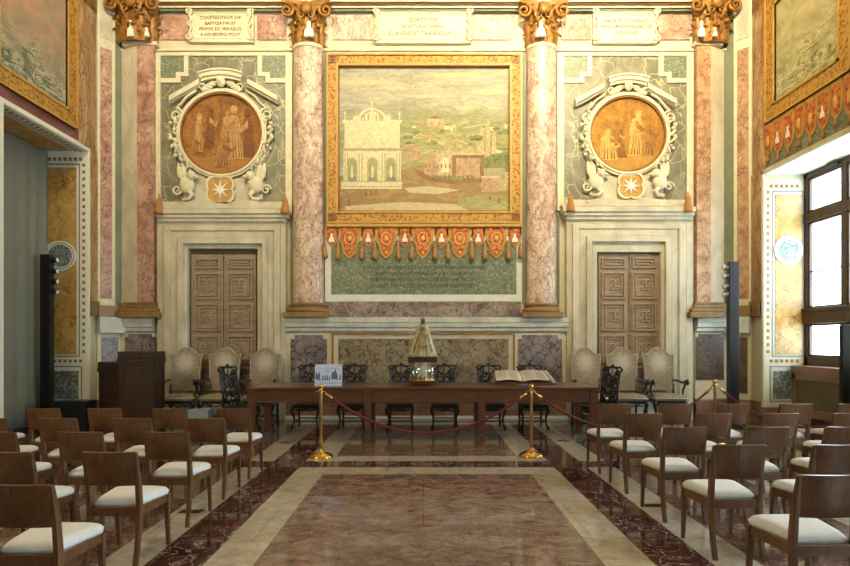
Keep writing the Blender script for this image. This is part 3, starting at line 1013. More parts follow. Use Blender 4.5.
def medallion(cx_, cy_, R, qx, qy, x0, x1, y1, corner_w, label, tones, right=False):
    t = thing('medallion_relief', label, 'relief', (px(cx_, YW), YW - .05, pz(y1, YW)))
    # panel frame, green marble field, stepped corners
    b = MB(); b.wframe(x0, 52.5, x1, y1 + 4, (6.5, 3, 6.5, 4), YW - .05)
    b.build('panel_frame', M['cream'], t)
    b = MB(); b.wrect(x0 + 6, 55, x1 - 6, y1, YW - .015); b.build('marble_field', M['greenmarble'], t)
    for s in (-1, 1):
        e = x0 + 6.5 if s < 0 else x1 - 6.5
        q = -s
        w = corner_w
        b = MB(); b.wrect(min(e, e + q * w), 55.5, max(e, e + q * w), 80, YW - .03); b.build('corner_panel', M['greenspeck'] if s < 0 and not right else M['greenspeck'], t)
        b = MB()
        b.wall([(e, 78), (e + q * (w - 8), 78), (e + q * (w - 8), 72), (e + q * w, 72), (e + q * w, 55.5), (e + q * (w + 4.5), 55.5), (e + q * (w + 4.5), 76), (e + q * (w - 3.5), 76), (e + q * (w - 3.5), 82.5), (e, 82.5)], YW - .045)
        b.build('corner_step', M['cream'], t)
    X, Z = px(cx_, YW), pz(cy_, YW)
    k = YW / F
    def circ(r, d, n=48, ex=1.0):
        return [(X + r * k * math.cos(2 * PI * i / n) * ex, YW - d, Z + r * k * math.sin(2 * PI * i / n)) for i in range(n)]
    b = MB(); b.ring(circ(R + 5.5, .10), circ(R, .10), (0, .09, 0)); b.ring(circ(R + 3.6, .13), circ(R + 1.4, .13), (0, .05, 0))
    rg = b.build('ring', M['cream'], t, bevel=.006)
    b = MB(); b.ring(circ(R + 1.3, .105), circ(R - .1, .105), (0, .05, 0)); b.ring(circ(R + 6.3, .06), circ(R + 5.3, .06), (0, .05, 0)); b.build('ring_outline', M['golddark'], rg)
    # painting
    b = MB(); b.prism(circ(R, .05), (0, .04, 0))
    pt = b.build('roundel_painting', tones[0], t)
    D = YW - .060
    b = MB(); 
    for fi, f in enumerate(sorted(tones[3], key=lambda q: q[1])):
        figure(b, cx_ + f[0] * R, cy_ + f[1] * R, f[2] * R, f[3], f[4], f[5], D, fi)
    b.build('painted_figures', tones[1], pt)
    b = MB()
    P = [(-.85, .48), (-.5, .58), (0, .5), (.45, .55), (.86, .46), (.7, .68), (.45, .86), (0, .97), (-.45, .86), (-.7, .68)]
    b.wall([(cx_ + p[0] * R, cy_ + p[1] * R) for p in P], YW - .053, YW - .045)
    b.build('painted_ground', tones[2], pt)
    # segmental arch, broken pediment
    b = MB()
    def arc(r0, r1, a0, a1, d, cyoff=0, n=14):
        pts = []
        for i in range(n + 1):
            a = a0 + (a1 - a0) * i / n
            pts.append((X + r1 * k * math.cos(a), YW - d, Z + r1 * k * math.sin(a) - cyoff * k))
        for i in range(n, -1, -1):
            a = a0 + (a1 - a0) * i / n
            pts.append((X + r0 * k * math.cos(a), YW - d, Z + r0 * k * math.sin(a) - cyoff * k))
        return pts
    for (r0, r1, d) in ((1.45, 1.55, .16), (1.38, 1.46, .12), (1.55, 1.60, .19)):
        b.prism(arc(R * r0, R * r1, PI / 2 - .36, PI / 2 + .36, d), (0, d - .01, 0))
    for s in (-1, 1):
        for (dd, e0, e1) in ((.14, 0, 2.5), (.18, 2.5, 5), (.12, 5, 8)):
            xa, ya = cx_ + s * R * 1.38, cy_ - R * .93 + e0 - 3
            xb, yb2 = cx_ + s * R * .62, cy_ - R * 1.36 + e0 - 3
            h = e1 - e0
            b.wall([(xa, ya), (xb, yb2), (xb - s * h * .45, yb2 + h * .9), (xa - s * h * .1, ya + h * 1.0)], YW - dd)
    b.build('pediment', M['cream'], t, bevel=.006)
    # cartouche body behind the ring
    b = MB()
    P = [(-.98, -.72), (-.6, -1.06), (0, -1.2), (.6, -1.06), (.98, -.72), (1.16, -.45), (1.1, -.3), (1.16, .0), (1.18, .45), (1.0, .8), (.82, .95), (1.05, 1.2), (1.0, 1.62), (.5, 1.78), (.2, 1.86), (0, 1.95),
         (-.2, 1.86), (-.5, 1.78), (-1.0, 1.62), (-1.05, 1.2), (-.82, .95), (-1.0, .8), (-1.18, .45), (-1.16, .0), (-1.1, -.3), (-1.16, -.45)]
    b.wall([(cx_ + p[0] * R, cy_ + p[1] * R) for p in P], YW - .035)
    b.build('cartouche', M['stone'], t)
    # head and wings on top
    b = MB()
    b.ell((X, YW - .13, Z + 1.28 * R * k), (.09 * R * k * 1.3, .07, .12 * R * k * 1.2), 12, 8)
    for s in (-1, 1):
        for q in range(4):
            b.ell((X + s * (.2 + .07 * q) * R * k, YW - .09, Z + (1.27 - .055 * q) * R * k), (.13 * R * k, .04, .045 * R * k), 10, 6)
        b.ell((X + s * .035 * R * k, YW - .19, Z + 1.30 * R * k), .012 * R * k + .003, 6, 5)
    b.ell((X, YW - .20, Z + 1.26 * R * k), (.02, .03, .03), 6, 5)
    b.build('winged_head', M['cream'], t)
    # scrolls
    for s in (-1, 1):
        b = MB()
        b.spiral(X + s * 1.13 * R * k, Z + .46 * R * k, YW - .10, .17 * R * k, .03 * R * k, 1.7, PI / 2, .035 * R * k, sign=s)
        b.tube([(X + s * .62 * R * k, YW - .1, Z + 1.08 * R * k), (X + s * .85 * R * k, YW - .11, Z + .92 * R * k), (X + s * 1.0 * R * k, YW - .11, Z + .74 * R * k), (X + s * 1.13 * R * k, YW - .1, Z + .63 * R * k)], .03 * R * k, 6)
        b.spiral(X + s * .48 * R * k, Z + 1.16 * R * k, YW - .11, .11 * R * k, .02 * R * k, 1.4, -PI / 2, .028 * R * k, sign=-s)
        b.build('scroll', M['cream'], t)
        b = MB()
        rnd = random.Random(3 + s)
        for q in range(34):
            v = q / 33
            ang = .38 - v * 1.25
            rr = (1.20 + rnd.uniform(-.09, .09)) * R * k
            b.ell((X + s * rr * math.cos(ang) , YW - .08 - rnd.uniform(0, .05), Z + rr * math.sin(ang)), rnd.uniform(.035, .06) * R * k, 7, 5)
        b.build('fruit_garland', M['cream'], t)
        # crouching winged beast at the foot
        b = MB()
        bx_, bz_ = X + s * .86 * R * k, Z - 1.30 * R * k
        u = R * k
        b.ell((bx_, YW - .10, bz_), (.20 * u, .09, .22 * u), 12, 8)
        b.ell((bx_ - s * .12 * u, YW - .13, bz_ + .22 * u), (.12 * u, .09, .12 * u), 10, 8)
        b.ell((bx_ - s * .24 * u, YW - .14, bz_ + .18 * u), (.08 * u, .06, .05 * u), 8, 6)
        for q in range(6):
            b.ell((bx_ + s * (.05 + .035 * q) * u, YW - .08, bz_ + (.28 + .045 * (q % 3)) * u), (.045 * u, .04, .20 * u), 8, 6)
        b.tube([(bx_, YW - .1, bz_ - .1 * u), (bx_ - s * .14 * u, YW - .12, bz_ - .26 * u), (bx_ - s * .06 * u, YW - .12, bz_ - .36 * u), (bx_ + s * .1 * u, YW - .12, bz_ - .38 * u)], [.08 * u, .06 * u, .05 * u, .045 * u], 7)
        b.spiral(bx_ + s * .26 * u, bz_ - .12 * u, YW - .09, .13 * u, .02 * u, 1.4, 0, .035 * u, sign=s)
        b.build('winged_beast', M['cream'], t)
    # quatrefoil with star
    QX, QZ = px(qx, YW), pz(qy, YW)
    def quat(r, d):
        pts = []
        n = 48
        for i in range(n):
            a = 2 * PI * i / n
            q = r * (.80 + .26 * abs(math.cos(2 * (a - PI / 4))) ** .7)
            pts.append((QX + q * k * math.cos(a), YW - d, QZ + q * k * math.sin(a)))
        return pts
    qr = R * .39
    b = MB(); b.ring(quat(qr, .12), quat(qr * .86, .12), (0, .11, 0)); qf = b.build('quatrefoil_frame', M['cream'], t)
    b = MB(); b.prism(quat(qr * .88, .09), (0, .08, 0)); b.build('quatrefoil_field', M['goldplain'], qf)
    b = MB()
    st = []
    for i in range(16):
        r = qr * (.66 if i % 2 == 0 else .2)
        a = 2 * PI * i / 16 + PI / 2
        st.append((QX + r * k * math.cos(a), YW - .11, QZ + r * k * math.sin(a)))
    b.prism(st, (0, .03, 0)); b.build('star', M['whiteline'], qf)
    # sill
    b = MB(); b.wrect(x0 + 4, y1 - 3.5, x1 - 4, y1, YW - .18); b.wrect(x0 + 8, y1 - 7, x1 - 8, y1 - 3, YW - .12)
    b.wall([(cx_ - 40, y1 - 6), (cx_ - 30, y1 - 8), (cx_ - 14, y1 - 9), (cx_ - 6, y1 - 5), (cx_ + 6, y1 - 5), (cx_ + 14, y1 - 9), (cx_ + 30, y1 - 8), (cx_ + 40, y1 - 6), (cx_ + 38, y1 - 2), (cx_ - 38, y1 - 2)], YW - .15)
    b.build('sill', M['stone'], t, bevel=.01)
    return t

t1 = brushy('roundel_russet', [(104, 64, 28), (148, 98, 44), (172, 122, 60)], 2.5, fine=10)
t2 = [brushy('roundel_figures_light', [(160, 116, 66), (206, 164, 104)], 5, fine=14), brushy('roundel_figures_mid', [(136, 94, 50), (184, 138, 82)], 5, fine=14), brushy('roundel_figures_dark', [(96, 56, 28), (150, 98, 52)], 5, fine=14), plain('roundel_folds', (98, 60, 28), .8)]
t3 = plain('roundel_ground', (160, 112, 54), 0.7, noise=0.2, nscale=6)
fig1 = [(-.62, .42, .95, .02, .22, False), (-.36, .30, 1.0, .05, .24, False), (-.72, .5, .5, 0, .3, False), (-.05, .82, 1.05, .1, .36, True), (.34, .62, 1.35, -.05, .26, False), (.66, .55, 1.2, -.03, .24, False), (.05, .1, .7, .1, .3, False), (.5, .2, .8, 0, .22, False)]
fig2 = [(-.5, .66, 1.1, .0, .42, True), (-.12, .60, .7, -.05, .35, True), (.22, .55, 1.25, .1, .28, False), (.6, .55, .95, .12, .32, False), (.2, .0, .6, 0, .4, True), (.72, .3, .6, -.1, .3, False), (-.2, .3, .6, .1, .3, True)]
medallion(223, 135, 39.4, 222, 191, 153.8, 292, 208.5, 23.5, 'stucco-framed roundel in red-brown tones above the door beside the lectern', (t1, t2, t3, fig1))
t1 = brushy('roundel_golden', [(124, 82, 26), (166, 118, 42), (190, 144, 62)], 2.5, fine=10)
t2 = [brushy('roundel_gold_light', [(176, 134, 60), (216, 182, 100)], 5, fine=14), brushy('roundel_gold_mid', [(128, 82, 30), (184, 136, 62)], 5, fine=14), brushy('roundel_gold_dark', [(112, 68, 26), (166, 114, 50)], 5, fine=14), plain('roundel_gold_folds', (106, 62, 22), .8)]
t3 = plain('roundel_ground_gold', (176, 132, 56), 0.7, noise=0.2, nscale=6)
medallion(626.3, 135.6, 36.6, 629, 187, 557.5, 693.5, 206.5, 23.5, 'stucco-framed roundel in golden tones above the door beside the window wall', (t1, t2, t3, fig2), True)

# golden tassels at the panel feet
for k, (x, y, side) in enumerate(((159, 208, 'left end of the sill under the red-brown roundel'), (285, 208, 'right end of the sill under the red-brown roundel'), (570.5, 206, 'left end of the sill under the golden roundel'), (688, 206, 'right end of the sill under the golden roundel'))):
    b = MB()
    D = YW - .27
    X, Z = px(x, D), pz(y + 6, D)
    b.lathe([(.085, 0), (.09, .04), (.07, .14), (.05, .22), (.06, .25), (.045, .29), (.02, .33), (.008, .40)], (X, D, Z), 14)
    tag(b.build('hanging_tassel', M['tassel']), 'golden tassel at the ' + side, 'tassel', 'tassels on the panel sills')

# ------------------------------------------------------------------ plaque row
def plaque(x0, x1, y0, y1, lines, size, label, mat_t):
    t = thing('inscription_plaque', label, 'plaque', (px((x0 + x1) / 2, YW), YW - .04, pz(y1, YW)))
    b = MB(); b.wrect(x0, y0, x1, y1, YW - .06)
    b.build('tablet', M['cream'], t)
    b = MB(); b.wframe(x0 - 1, y0 - 1, x1 + 1, y1 + 1, 1.8, YW - .08); b.wframe(x0 + 3.5, y0 + 2.5, x1 - 3.5, y1 - 2.5, .8, YW - .07)
    b.build('moulded_frame', M['cream'], t, bevel=.006)
    k = YW / F
    for s in (-1, 1):
        b = MB()
        e = x0 if s < 0 else x1
        for (yy, sg) in ((y0 + 2, 1), (y1 - 2, -1)):
            b.spiral(px(e, YW), pz(yy, YW), YW - .10, 3.6 * k, .6 * k, 1.5, -sg * PI / 2, 1.3 * k, sign=sg * -s)
        b.tube([(px(e - s * 0, YW), YW - .10, pz(y0 + 4, YW)), (px(e - s * 3, YW), YW - .1, pz(y0 + 11, YW)), (px(e + s * .5, YW), YW - .11, pz((y0 + y1) / 2, YW)), (px(e - s * 3, YW), YW - .1, pz(y1 - 11, YW)), (px(e, YW), YW - .10, pz(y1 - 4, YW))], 1.3 * k, 7)
        b.build('strapwork', M['cream'], t)
    n = len(lines)
    for i, ln in enumerate(lines):
        yy = (y0 + y1) / 2 + 1.5 + (i - (n - 1) / 2) * size * 1.25
        text_mesh('lettering', ln, size * k * 1.0, (px((x0 + x1) / 2, YW), YW - .064, pz(yy, YW)), (PI / 2, 0, 0), mat_t, t, depth=.004)
plaque(190.5, 252.5, 12, 41, ['CONSTANTINVS IMP', 'BAPTIZATVR ET', 'PRIMVS EX VRB RELIG', 'A SYLVESTRO PONT'], 4.4, 'cream plaque lettered in four rows above the red-brown roundel', M['text'])
plaque(376, 470, 12, 42, ['QVATTVOR', 'PORTVS ROMANI', 'CLAVDIO ET TRAIANO AVG'], 5.4, 'long cream plaque with scrolled ends above the harbour fresco', M['text'])
plaque(594, 656, 12, 42, ['PACIS IN LATERANO', 'TEMPORVM FVNDATOR', 'CONDIDIT'], 4.8, 'cream plaque lettered in three rows above the golden roundel', M['text'])
for (x0, x1, m) in ((160.5, 188, 'redmarble'), (257, 286, 'redmarble'), (333, 372, 'pinkmarble'), (473.5, 515, 'pinkmarble'), (561.5, 591, 'redmarble'), (658, 690, 'redmarble')):
    b = MB(); b.wrect(x0, 15, x1, 39.5, YW - .03); struct(b.build('trim_40', M[m]))
# ------------------------------------------------------------------ the harbour fresco
def blob(cx_, cy_, rx, ry, n=18, seed=0, rough=.12):
    r = random.Random(seed)
    return [(cx_ + rx * math.cos(2 * PI * i / n) * (1 + r.uniform(-rough, rough)), cy_ + ry * math.sin(2 * PI * i / n) * (1 + r.uniform(-rough, rough))) for i in range(n)]

def fresco_paint(name, c, noise=.16, ns=4, c2=None):
    if c2 is None:
        return brushy(name, [tuple(int(v * (1 - noise * 1.3)) for v in c), tuple(min(255, int(v * (1 + noise * .7))) for v in c)], ns, fine=16, famt=.22)
    return brushy(name, [tuple(int(v * .9) for v in c), c, c2], ns, stretch=(.6, 1, 1.8), fine=12, famt=.2)

t = thing('harbour_fresco', 'large gilt-framed harbour landscape fresco at the middle of the wall, white domed arch in it', 'painting', (px(424, YW), YW - .05, zc(223)))
b = MB(); b.wframe(326.5, 53, 521.5, 223, 11.5, YW - .10)
fr = b.build('frame', M['gold'], t)
b = MB()
b.wframe(326.5, 53, 521.5, 223, 1.6, YW - .13); b.wframe(336, 63, 512, 213, 1.8, YW - .12)
b.build('frame_fillet', M['goldplain'], fr)
b = MB(); b.wframe(337.6, 64.6, 510.4, 211.4, 1.0, YW - .11); b.build('sight_edge', M['golddark'], fr)
for (x, y) in ((332, 58.5), (516, 58.5), (332, 217), (516, 217)):
    b = MB(); b.wframe(x - 4, y - 4, x + 4, y + 4, 1.3, YW - .125); b.wframe(x - 1.6, y - 1.6, x + 1.6, y + 1.6, .8, YW - .125)
    b.build('corner_block', M['golddark'], fr)
P = {}
P['sky'] = brushy('fresco_sky', [(134, 134, 120), (178, 170, 146), (154, 150, 132), (196, 182, 152)], 1.4, stretch=(.5, 1, 2), dist=1.2, fine=9, famt=.25)
P['mount'] = fresco_paint('fresco_mountain', (152, 150, 122), ns=3, c2=(186, 176, 136))
P['hill'] = fresco_paint('fresco_green_hill', (154, 150, 98), ns=5, c2=(194, 182, 126))
P['hill2'] = fresco_paint('fresco_far_green', (146, 148, 104), ns=5, c2=(182, 172, 122))
P['town'] = fresco_paint('fresco_town', (188, 170, 126), .2, 9)
P['water'] = fresco_paint('fresco_water', (154, 126, 84), ns=3, c2=(180, 152, 106))
P['marble'] = fresco_paint('fresco_white_arch', (212, 202, 162), .08, 9)
P['marble2'] = fresco_paint('fresco_arch_detail', (170, 158, 118), .12, 9)
P['pink'] = fresco_paint('fresco_pink_wall', (182, 150, 116), .18, 9)
P['brown'] = fresco_paint('fresco_brown', (144, 112, 76), .2, 9)
P['dark'] = fresco_paint('fresco_dark', (112, 98, 72), .15, 8)
P['green'] = fresco_paint('fresco_tree', (128, 132, 84), .25, 9)
P['cloud'] = fresco_paint('fresco_cloud', (196, 180, 142), ns=4, c2=(176, 164, 130))
P['bluish'] = fresco_paint('fresco_blue_grey', (134, 136, 120), .1, 6)
names = list(P)
b = MB()
lay = [0]
def paint(key, pts, lift=None):
    b.mi = names.index(key)
    lay[0] += 1
    D = YW - .030 - lay[0] * .0001
    b.wall([(min(510, max(338, x)), min(211, max(65, y))) for x, y in pts], D, YW)
def prect(key, x0, y0, x1, y1):
    paint(key, [(x0, y0), (x1, y0), (x1, y1), (x0, y1)])
prect('sky', 338, 65, 510, 211)
for i, (x, y, rx, ry) in enumerate(((365, 82, 26, 4), (455, 75, 30, 4), (490, 92, 22, 4), (430, 96, 24, 3), (395, 88, 16, 2.5), (478, 108, 26, 3))):
    paint('cloud', blob(x, y, rx, ry * .6, 26, seed=i, rough=.3))
paint('mount', [(338, 115), (352, 108), (366, 113), (380, 106), (398, 110), (415, 100), (430, 108), (446, 103), (462, 112), (480, 104), (496, 112), (510, 106), (510, 150), (338, 150)])
paint('hill2', [(338, 132), (350, 127), (370, 131), (392, 122), (412, 114), (432, 110), (452, 116), (475, 113), (495, 120), (510, 117), (510, 165), (338, 165)])
paint('hill', [(400, 150), (408, 126), (424, 118), (440, 120), (456, 132), (470, 141), (490, 136), (510, 142), (510, 182), (400, 182)])
# zigzag roads and terraces
for (pts, w) in (([(430, 126), (446, 123), (458, 140), (472, 146)], 1.2), ([(404, 142), (420, 134), (436, 140), (450, 150)], 1.0), ([(466, 128), (484, 124), (502, 130)], 1.0), ([(410, 158), (432, 150), (456, 158)], .9)):
    paint('cloud', [(x, y - w / 2) for x, y in pts] + [(x, y + w / 2) for x, y in reversed(pts)])
rnd = random.Random(11)
# little far buildings
for i in range(46):
    x = rnd.uniform(408, 506); y = 124 + rnd.random() ** 1.2 * 38 + (x - 408) * .04
    w, h = rnd.uniform(2.5, 6), rnd.uniform(2, 5)
    k = rnd.choice(['town', 'pink', 'marble', 'marble2'])
    prect(k, x, y - h, x + w, y)
    if i % 2:
        paint('brown' if i % 4 == 1 else 'pink', [(x - .5, y - h), (x + w / 2, y - h - 1.6), (x + w + .5, y - h)])
prect('town', 427, 118.5, 443, 127); prect('pink', 430, 121, 433, 127); prect('pink', 437, 121, 440, 127)
paint('brown', [(426, 118.5), (435, 115.5), (444, 118.5)])
for i in range(26):
    x, y = rnd.uniform(404, 508), rnd.uniform(128, 170)
    paint('green' if i % 3 else 'hill2', blob(x, y, rnd.uniform(2, 6), rnd.uniform(1, 2.4), 10, i, .25))
# church spire group on the right
for x, h in ((482, 26), (488, 34), (494, 22), (478, 16)):
    paint('town', [(x - 2, 156), (x - 2, 156 - h), (x, 152 - h), (x + 2, 156 - h), (x + 2, 156)])
paint('green', blob(477, 138, 7, 3, 14, 4)); paint('dark', blob(477, 139, 5, 1, 10, 5))
# water
paint('water', [(338, 176), (402, 170), (420, 165), (470, 176), (510, 184), (510, 211), (338, 211)])
paint('hill', [(460, 198), (485, 194), (510, 196), (510, 211), (452, 211)])
paint('cloud', [(345, 206), (400, 202), (455, 204), (470, 211), (345, 211)])
paint('cloud', [(404, 188), (430, 186), (460, 190), (440, 194), (410, 193)])
# middle buildings, round fort
for (x0, y0, x1, y1, k) in ((403, 146, 420, 160, 'pink'), (405, 152, 414, 162, 'marble2'), (424, 157, 436, 176, 'pink'), (436, 150, 452, 176, 'town'), (441, 158, 449, 172, 'marble'), (452, 154, 484, 178, 'brown'), (456, 158, 480, 178, 'pink'), (452, 152, 486, 155, 'town')):
    prect(k, x0, y0, x1, y1)
paint('town', [(452, 155), (470, 146), (486, 155)])
for i in range(10):
    x = 456 + i * 3; prect('dark', x, 155.5, x + 1.2, 158)
for i in range(7):
    x = 425 + i * 4; prect('brown', x, 164, x + 1.4, 168)
paint('green', [(482, 160), (492, 154), (508, 152), (510, 172), (484, 172)])
prect('pink', 481, 177, 499, 192); prect('town', 499, 172, 510, 191); prect('marble2', 484, 168, 505, 178); prect('cloud', 481, 176, 499, 178)
# quay and ships
paint('brown', [(413, 168), (419, 176), (430, 181), (452, 184), (482, 182), (482, 178), (452, 180), (432, 177), (420, 171)])
for i in range(9):
    x = 434 + i * 4.6; prect('green', x, 175.5, x + 3, 179)
# white triumphal arch with dome
prect('marble', 344.5, 122, 400, 152); prect('marble2', 343, 148, 401.5, 151); prect('marble', 342.5, 120, 402, 123)
paint('marble', [(356 + 0, 122)] + [(372 - 15 * math.cos(PI * i / 14), 122 - 14 * math.sin(PI * i / 14)) for i in range(15)])
paint('marble2', [(372 - 12 * math.cos(PI * i / 14), 121 - 11 * math.sin(PI * i / 14)) for i in range(15)])
paint('marble', [(372 - 10 * math.cos(PI * i / 14), 121 - 9.5 * math.sin(PI * i / 14)) for i in range(15)])
for i in range(5):
    prect('marble2', 363.5 + i * 4, 114, 365 + i * 4, 121)
for x in (345, 372, 399.5):
    prect('marble', x - .6, 103 if x == 372 else 114, x + .6, 122)
    paint('marble', blob(x, 102.5 if x == 372 else 113, 1.2, 1.4, 8, 2, 0))
for (x, y) in ((357, 119), (387, 119)):
    paint('marble', blob(x, y, 4, 4, 12, 1, .02))
prect('marble', 343.5, 151, 401, 184)
for x in (352, 372.5, 391):
    paint('marble2', [(x - 5.2, 184), (x - 5.2, 163)] + [(x - 5.2 * math.cos(PI * i / 8), 163 - 5.5 * math.sin(PI * i / 8)) for i in range(9)] + [(x + 5.2, 184)])
    paint('hill2', [(x - 3.4, 180), (x - 3.4, 165)] + [(x - 3.4 * math.cos(PI * i / 8), 165 - 4 * math.sin(PI * i / 8)) for i in range(9)] + [(x + 3.4, 180)])
    paint('marble', [(x - 1.1, 180), (x - 1.3, 168), (x, 164.5), (x + 1.3, 168), (x + 1.1, 180)])
    paint('bluish', [(x - 5, 181), (x - 3, 176.5), (x, 178), (x + 3, 176), (x + 5, 181)])
for x in (345, 347.5, 359, 362, 382, 385, 397, 399.5):
    prect('marble2', x - .4, 153, x + .5, 182)
prect('marble', 341, 181, 402, 189); prect('marble2', 341, 181, 402, 182); prect('marble2', 341, 186, 402, 186.8)
for x, y, h in ((341.5, 205, 9), (349, 206, 11), (366, 196, 6), (371, 196, 6.5), (376, 195, 6), (490, 200, 5), (499, 203, 6)):
    paint('brown', [(x - 1.3, y), (x - 1, y - h * .7), (x, y - h), (x + 1, y - h * .7), (x + 1.3, y)])
b.build('painted_scene', [P[n] for n in names], t)

# ------------------------------------------------------------------ fringed valance under the fresco
t = thing('painted_valance', 'red and gold scalloped valance with tassels hanging under the harbour fresco', 'valance', (px(424, YW), YW - .05, zc(262)))
b = MB(); b.wrect(326.5, 223.5, 521.5, 226.5, YW - .12, YW - .005); b.wrect(326.5, 226.5, 521.5, 235.5, YW - .05, YW - .005)
b.build('top_band', M['goldplain'], t)
EMB = plain('emblem_gold', (214, 164, 84), .6, noise=.2, nscale=20)
def lappet(t, cx_, big, D, emb, U=1.0, Z=None, y0=226):
    w = 10.3 if big else 6.5
    h = 32 if big else 22
    if big:
        o = [(-w, 0), (w, 0), (w, 15), (w * .72, 19), (w * .62, 27), (0, h + 1), (-w * .62, 27), (-w * .72, 19), (-w, 15)]
    else:
        o = [(-w, 0), (w, 0), (w, 13), (w * .62, 17), (0, h), (-w * .62, 17), (-w, 13)]
    b = MB(); b.wall([(cx_ + x, y0 + y) for x, y in o], D, YW - .038)
    a = b.build('lappet', M['goldplain'], t)
    b = MB(); b.wall([(cx_ + x * .80, y0 + 1.2 + y * .88) for x, y in o], D - .012, D + .01)
    b.build('red_field', M['lappet'], a)
    b = MB()
    k = D / F
    X, Zc = px(cx_, D), pz(y0 + 12.5, D)
    if big:
        ro = [(X + 5.2 * k * math.cos(2 * PI * i / 24), D - .022, Zc + 6.5 * k * math.sin(2 * PI * i / 24)) for i in range(24)]
        ri = [(X + 4.0 * k * math.cos(2 * PI * i / 24), D - .022, Zc + 5.2 * k * math.sin(2 * PI * i / 24)) for i in range(24)]
        b.ring(ro, ri, (0, .02, 0))
        b.ell((X, D - .02, Zc), (2.4 * k, .02, 3.0 * k), 10, 6)
        for s in (-1, 1):
            b.ell((X + s * 5.6 * k, D - .014, Zc + 9.5 * k), (1.8 * k, .012, 1.1 * k), 8, 6)
            b.spiral(X + s * 3.0 * k, Zc - 9 * k, D - .016, 2.0 * k, .5 * k, 1.2, 0, .5 * k, sign=s, n=14, k=5)
        b.ell((X, D - .014, pz(y0 + 27, D)), (1.3 * k, .012, 1.9 * k), 8, 6)
        b.build('emblem', EMB, a)
    else:
        bee_drop(b, cx_, y0 + 7.5, y0 + 16, D - .03, 5.5)
        b.build('emblem', M['whiteline'], a)
        b = MB(); b.ell((X, D - .014, pz(y0 + 4, D)), (2.6 * k, .012, 1.2 * k), 8, 6); b.build('leaf_sprig', EMB, a)
def small_tassel(t, x, y0, y1, D):
    b = MB()
    k = D / F
    h = (y1 - y0) * k
    b.lathe([(2.7 * k, 0), (2.6 * k, h * .2), (1.9 * k, h * .6), (1.1 * k, h * .68), (1.7 * k, h * .76), (1.1 * k, h * .86), (.4 * k, h * .92), (.3 * k, h)], (px(x, D), D, pz(y1, D)), 10)
    b.build('tassel', M['tassel'], t)
for k in range(5):
    lappet(t, 349.5 + 36.7 * k, True, YW - .06, 0)
for k in range(6):
    lappet(t, 331.5 + 36.7 * k, False, YW - .05, 1)
for k in range(5):
    small_tassel(t, 337.8 + 36.7 * k, 241, 259.5, YW - .08)
    small_tassel(t, 361.6 + 36.7 * k, 241, 259.5, YW - .08)
small_tassel(t, 325, 241, 258, YW - .08); small_tassel(t, 520.5, 241, 258, YW - .08)

# green tablet with the dark inscription
t = thing('green_inscription_tablet', 'speckled green marble tablet with faint dark lettering below the fringed valance', 'tablet', (px(424, YW), YW - .05, zc(301.5)))
b = MB(); b.wframe(325, 236.5, 521.5, 301.5, (6, 4, 5, 7), YW - .036); b.build('white_frame', M['white'], t)
b = MB(); b.wrect(330, 238, 517.5, 296, YW - .030); b.build('green_field', M['greenspeck'], t)
for i, ln in enumerate(['CLAVDIVS DE TIBERI OSTIO PORTVM MAXIMVM STRVXIT', 'QVEM TRAIANVS IMPERATOR INSTAVRAVIT ET', 'VRBI VENIENTES NAVES MARE INTERNVM EXCIPIT', 'LARGITATE AQVAE DVCTA SVMMI PONTIFICIS']):
    text_mesh('lettering', ln, 4.3 * YW / F * 1.12, (px(424, YW), YW - .033, pz(268 + i * 6, YW)), (PI / 2, 0, 0), M['textdark'], t, depth=.003)

# ------------------------------------------------------------------ jamb decoration (faces the room along Y)
def jamb(Yj, s, x_in, x_out, ytop, label, lw):
    """x_in: pixel of the wall corner; x_out: pixel of the deep edge; s=-1 left, +1 right"""
    t = thing('painted_jamb', label, 'wall decoration', (px((x_in + x_out) / 2, Yj), Yj - .02, .55))
    lo, hi = min(x_in, x_out), max(x_in, x_out)
    q = -1 if x_in > x_out else 1     # direction from the corner inwards
    X = lambda d: x_in + q * d
    R = lambda b, d0, y0, d1, y1, D: b.wrect(min(X(d0), X(d1)), y0, max(X(d0), X(d1)), y1, D, Yj)
    W = hi - lo
    yb2 = 407
    b = MB(); R(b, 0, ytop, W, yb2, Yj - .010); b.build('ground_coat', M['cream'] if s > 0 else M['whiteline'], t)
    # brown chequers up the edge and across
    b = MB()
    n = int((358 - ytop) / 7.2)
    for i in range(n):
        y = ytop + 12 + i * (350 - ytop - 12) / (n - 1)
        R(b, 3.0, y, 5.8, y + 3.2, Yj - .016)
    for i in range(int((W - 8) / 5)):
        R(b, 6 + i * 5.2, ytop + 6, 9 + i * 5.2, ytop + 9.2, Yj - .016)
        R(b, 6 + i * 5.2, 359.5, 9 + i * 5.2, 362.5, Yj - .016)
    c = b.build('chequer_inlay', M['checkbrown'], t); c['kind'] = 'stuff'
    b = MB()
    b.wframe(min(X(8), X(W)), ytop + 12, max(X(8), X(W)), 357, 1.4, Yj - .014, Yj); b.wframe(min(X(6), X(W)), 366, max(X(6), X(W)), 402, 1.2, Yj - .014, Yj)
    b.build('blue_fillet', M['blueline'], t)
    b = MB(); R(b, 11.5, ytop + 16, W - 1.5, 354.5, Yj - .018); b.build('yellow_panel', M['yellowmarble'], t)
    b = MB(); R(b, 9.5, 371, W - 1.5, 399, Yj - .018); b.build('green_panel', M['darkgreenmarble'], t)
    return t
J1 = jamb(LY1, -1, 88.0, 43.4, 151.5, 'left niche side with chequered border, yellow marble and green oval', 0)
J1['label'] = 'yellow marbled niche side with chequered border, beside the grey curtain and light tower'
J2 = jamb(RY1, 1, 763.8, 803.6, 178.5, '', 0)
J2['label'] = 'yellow marbled embrasure side with chequered border, beside the window'
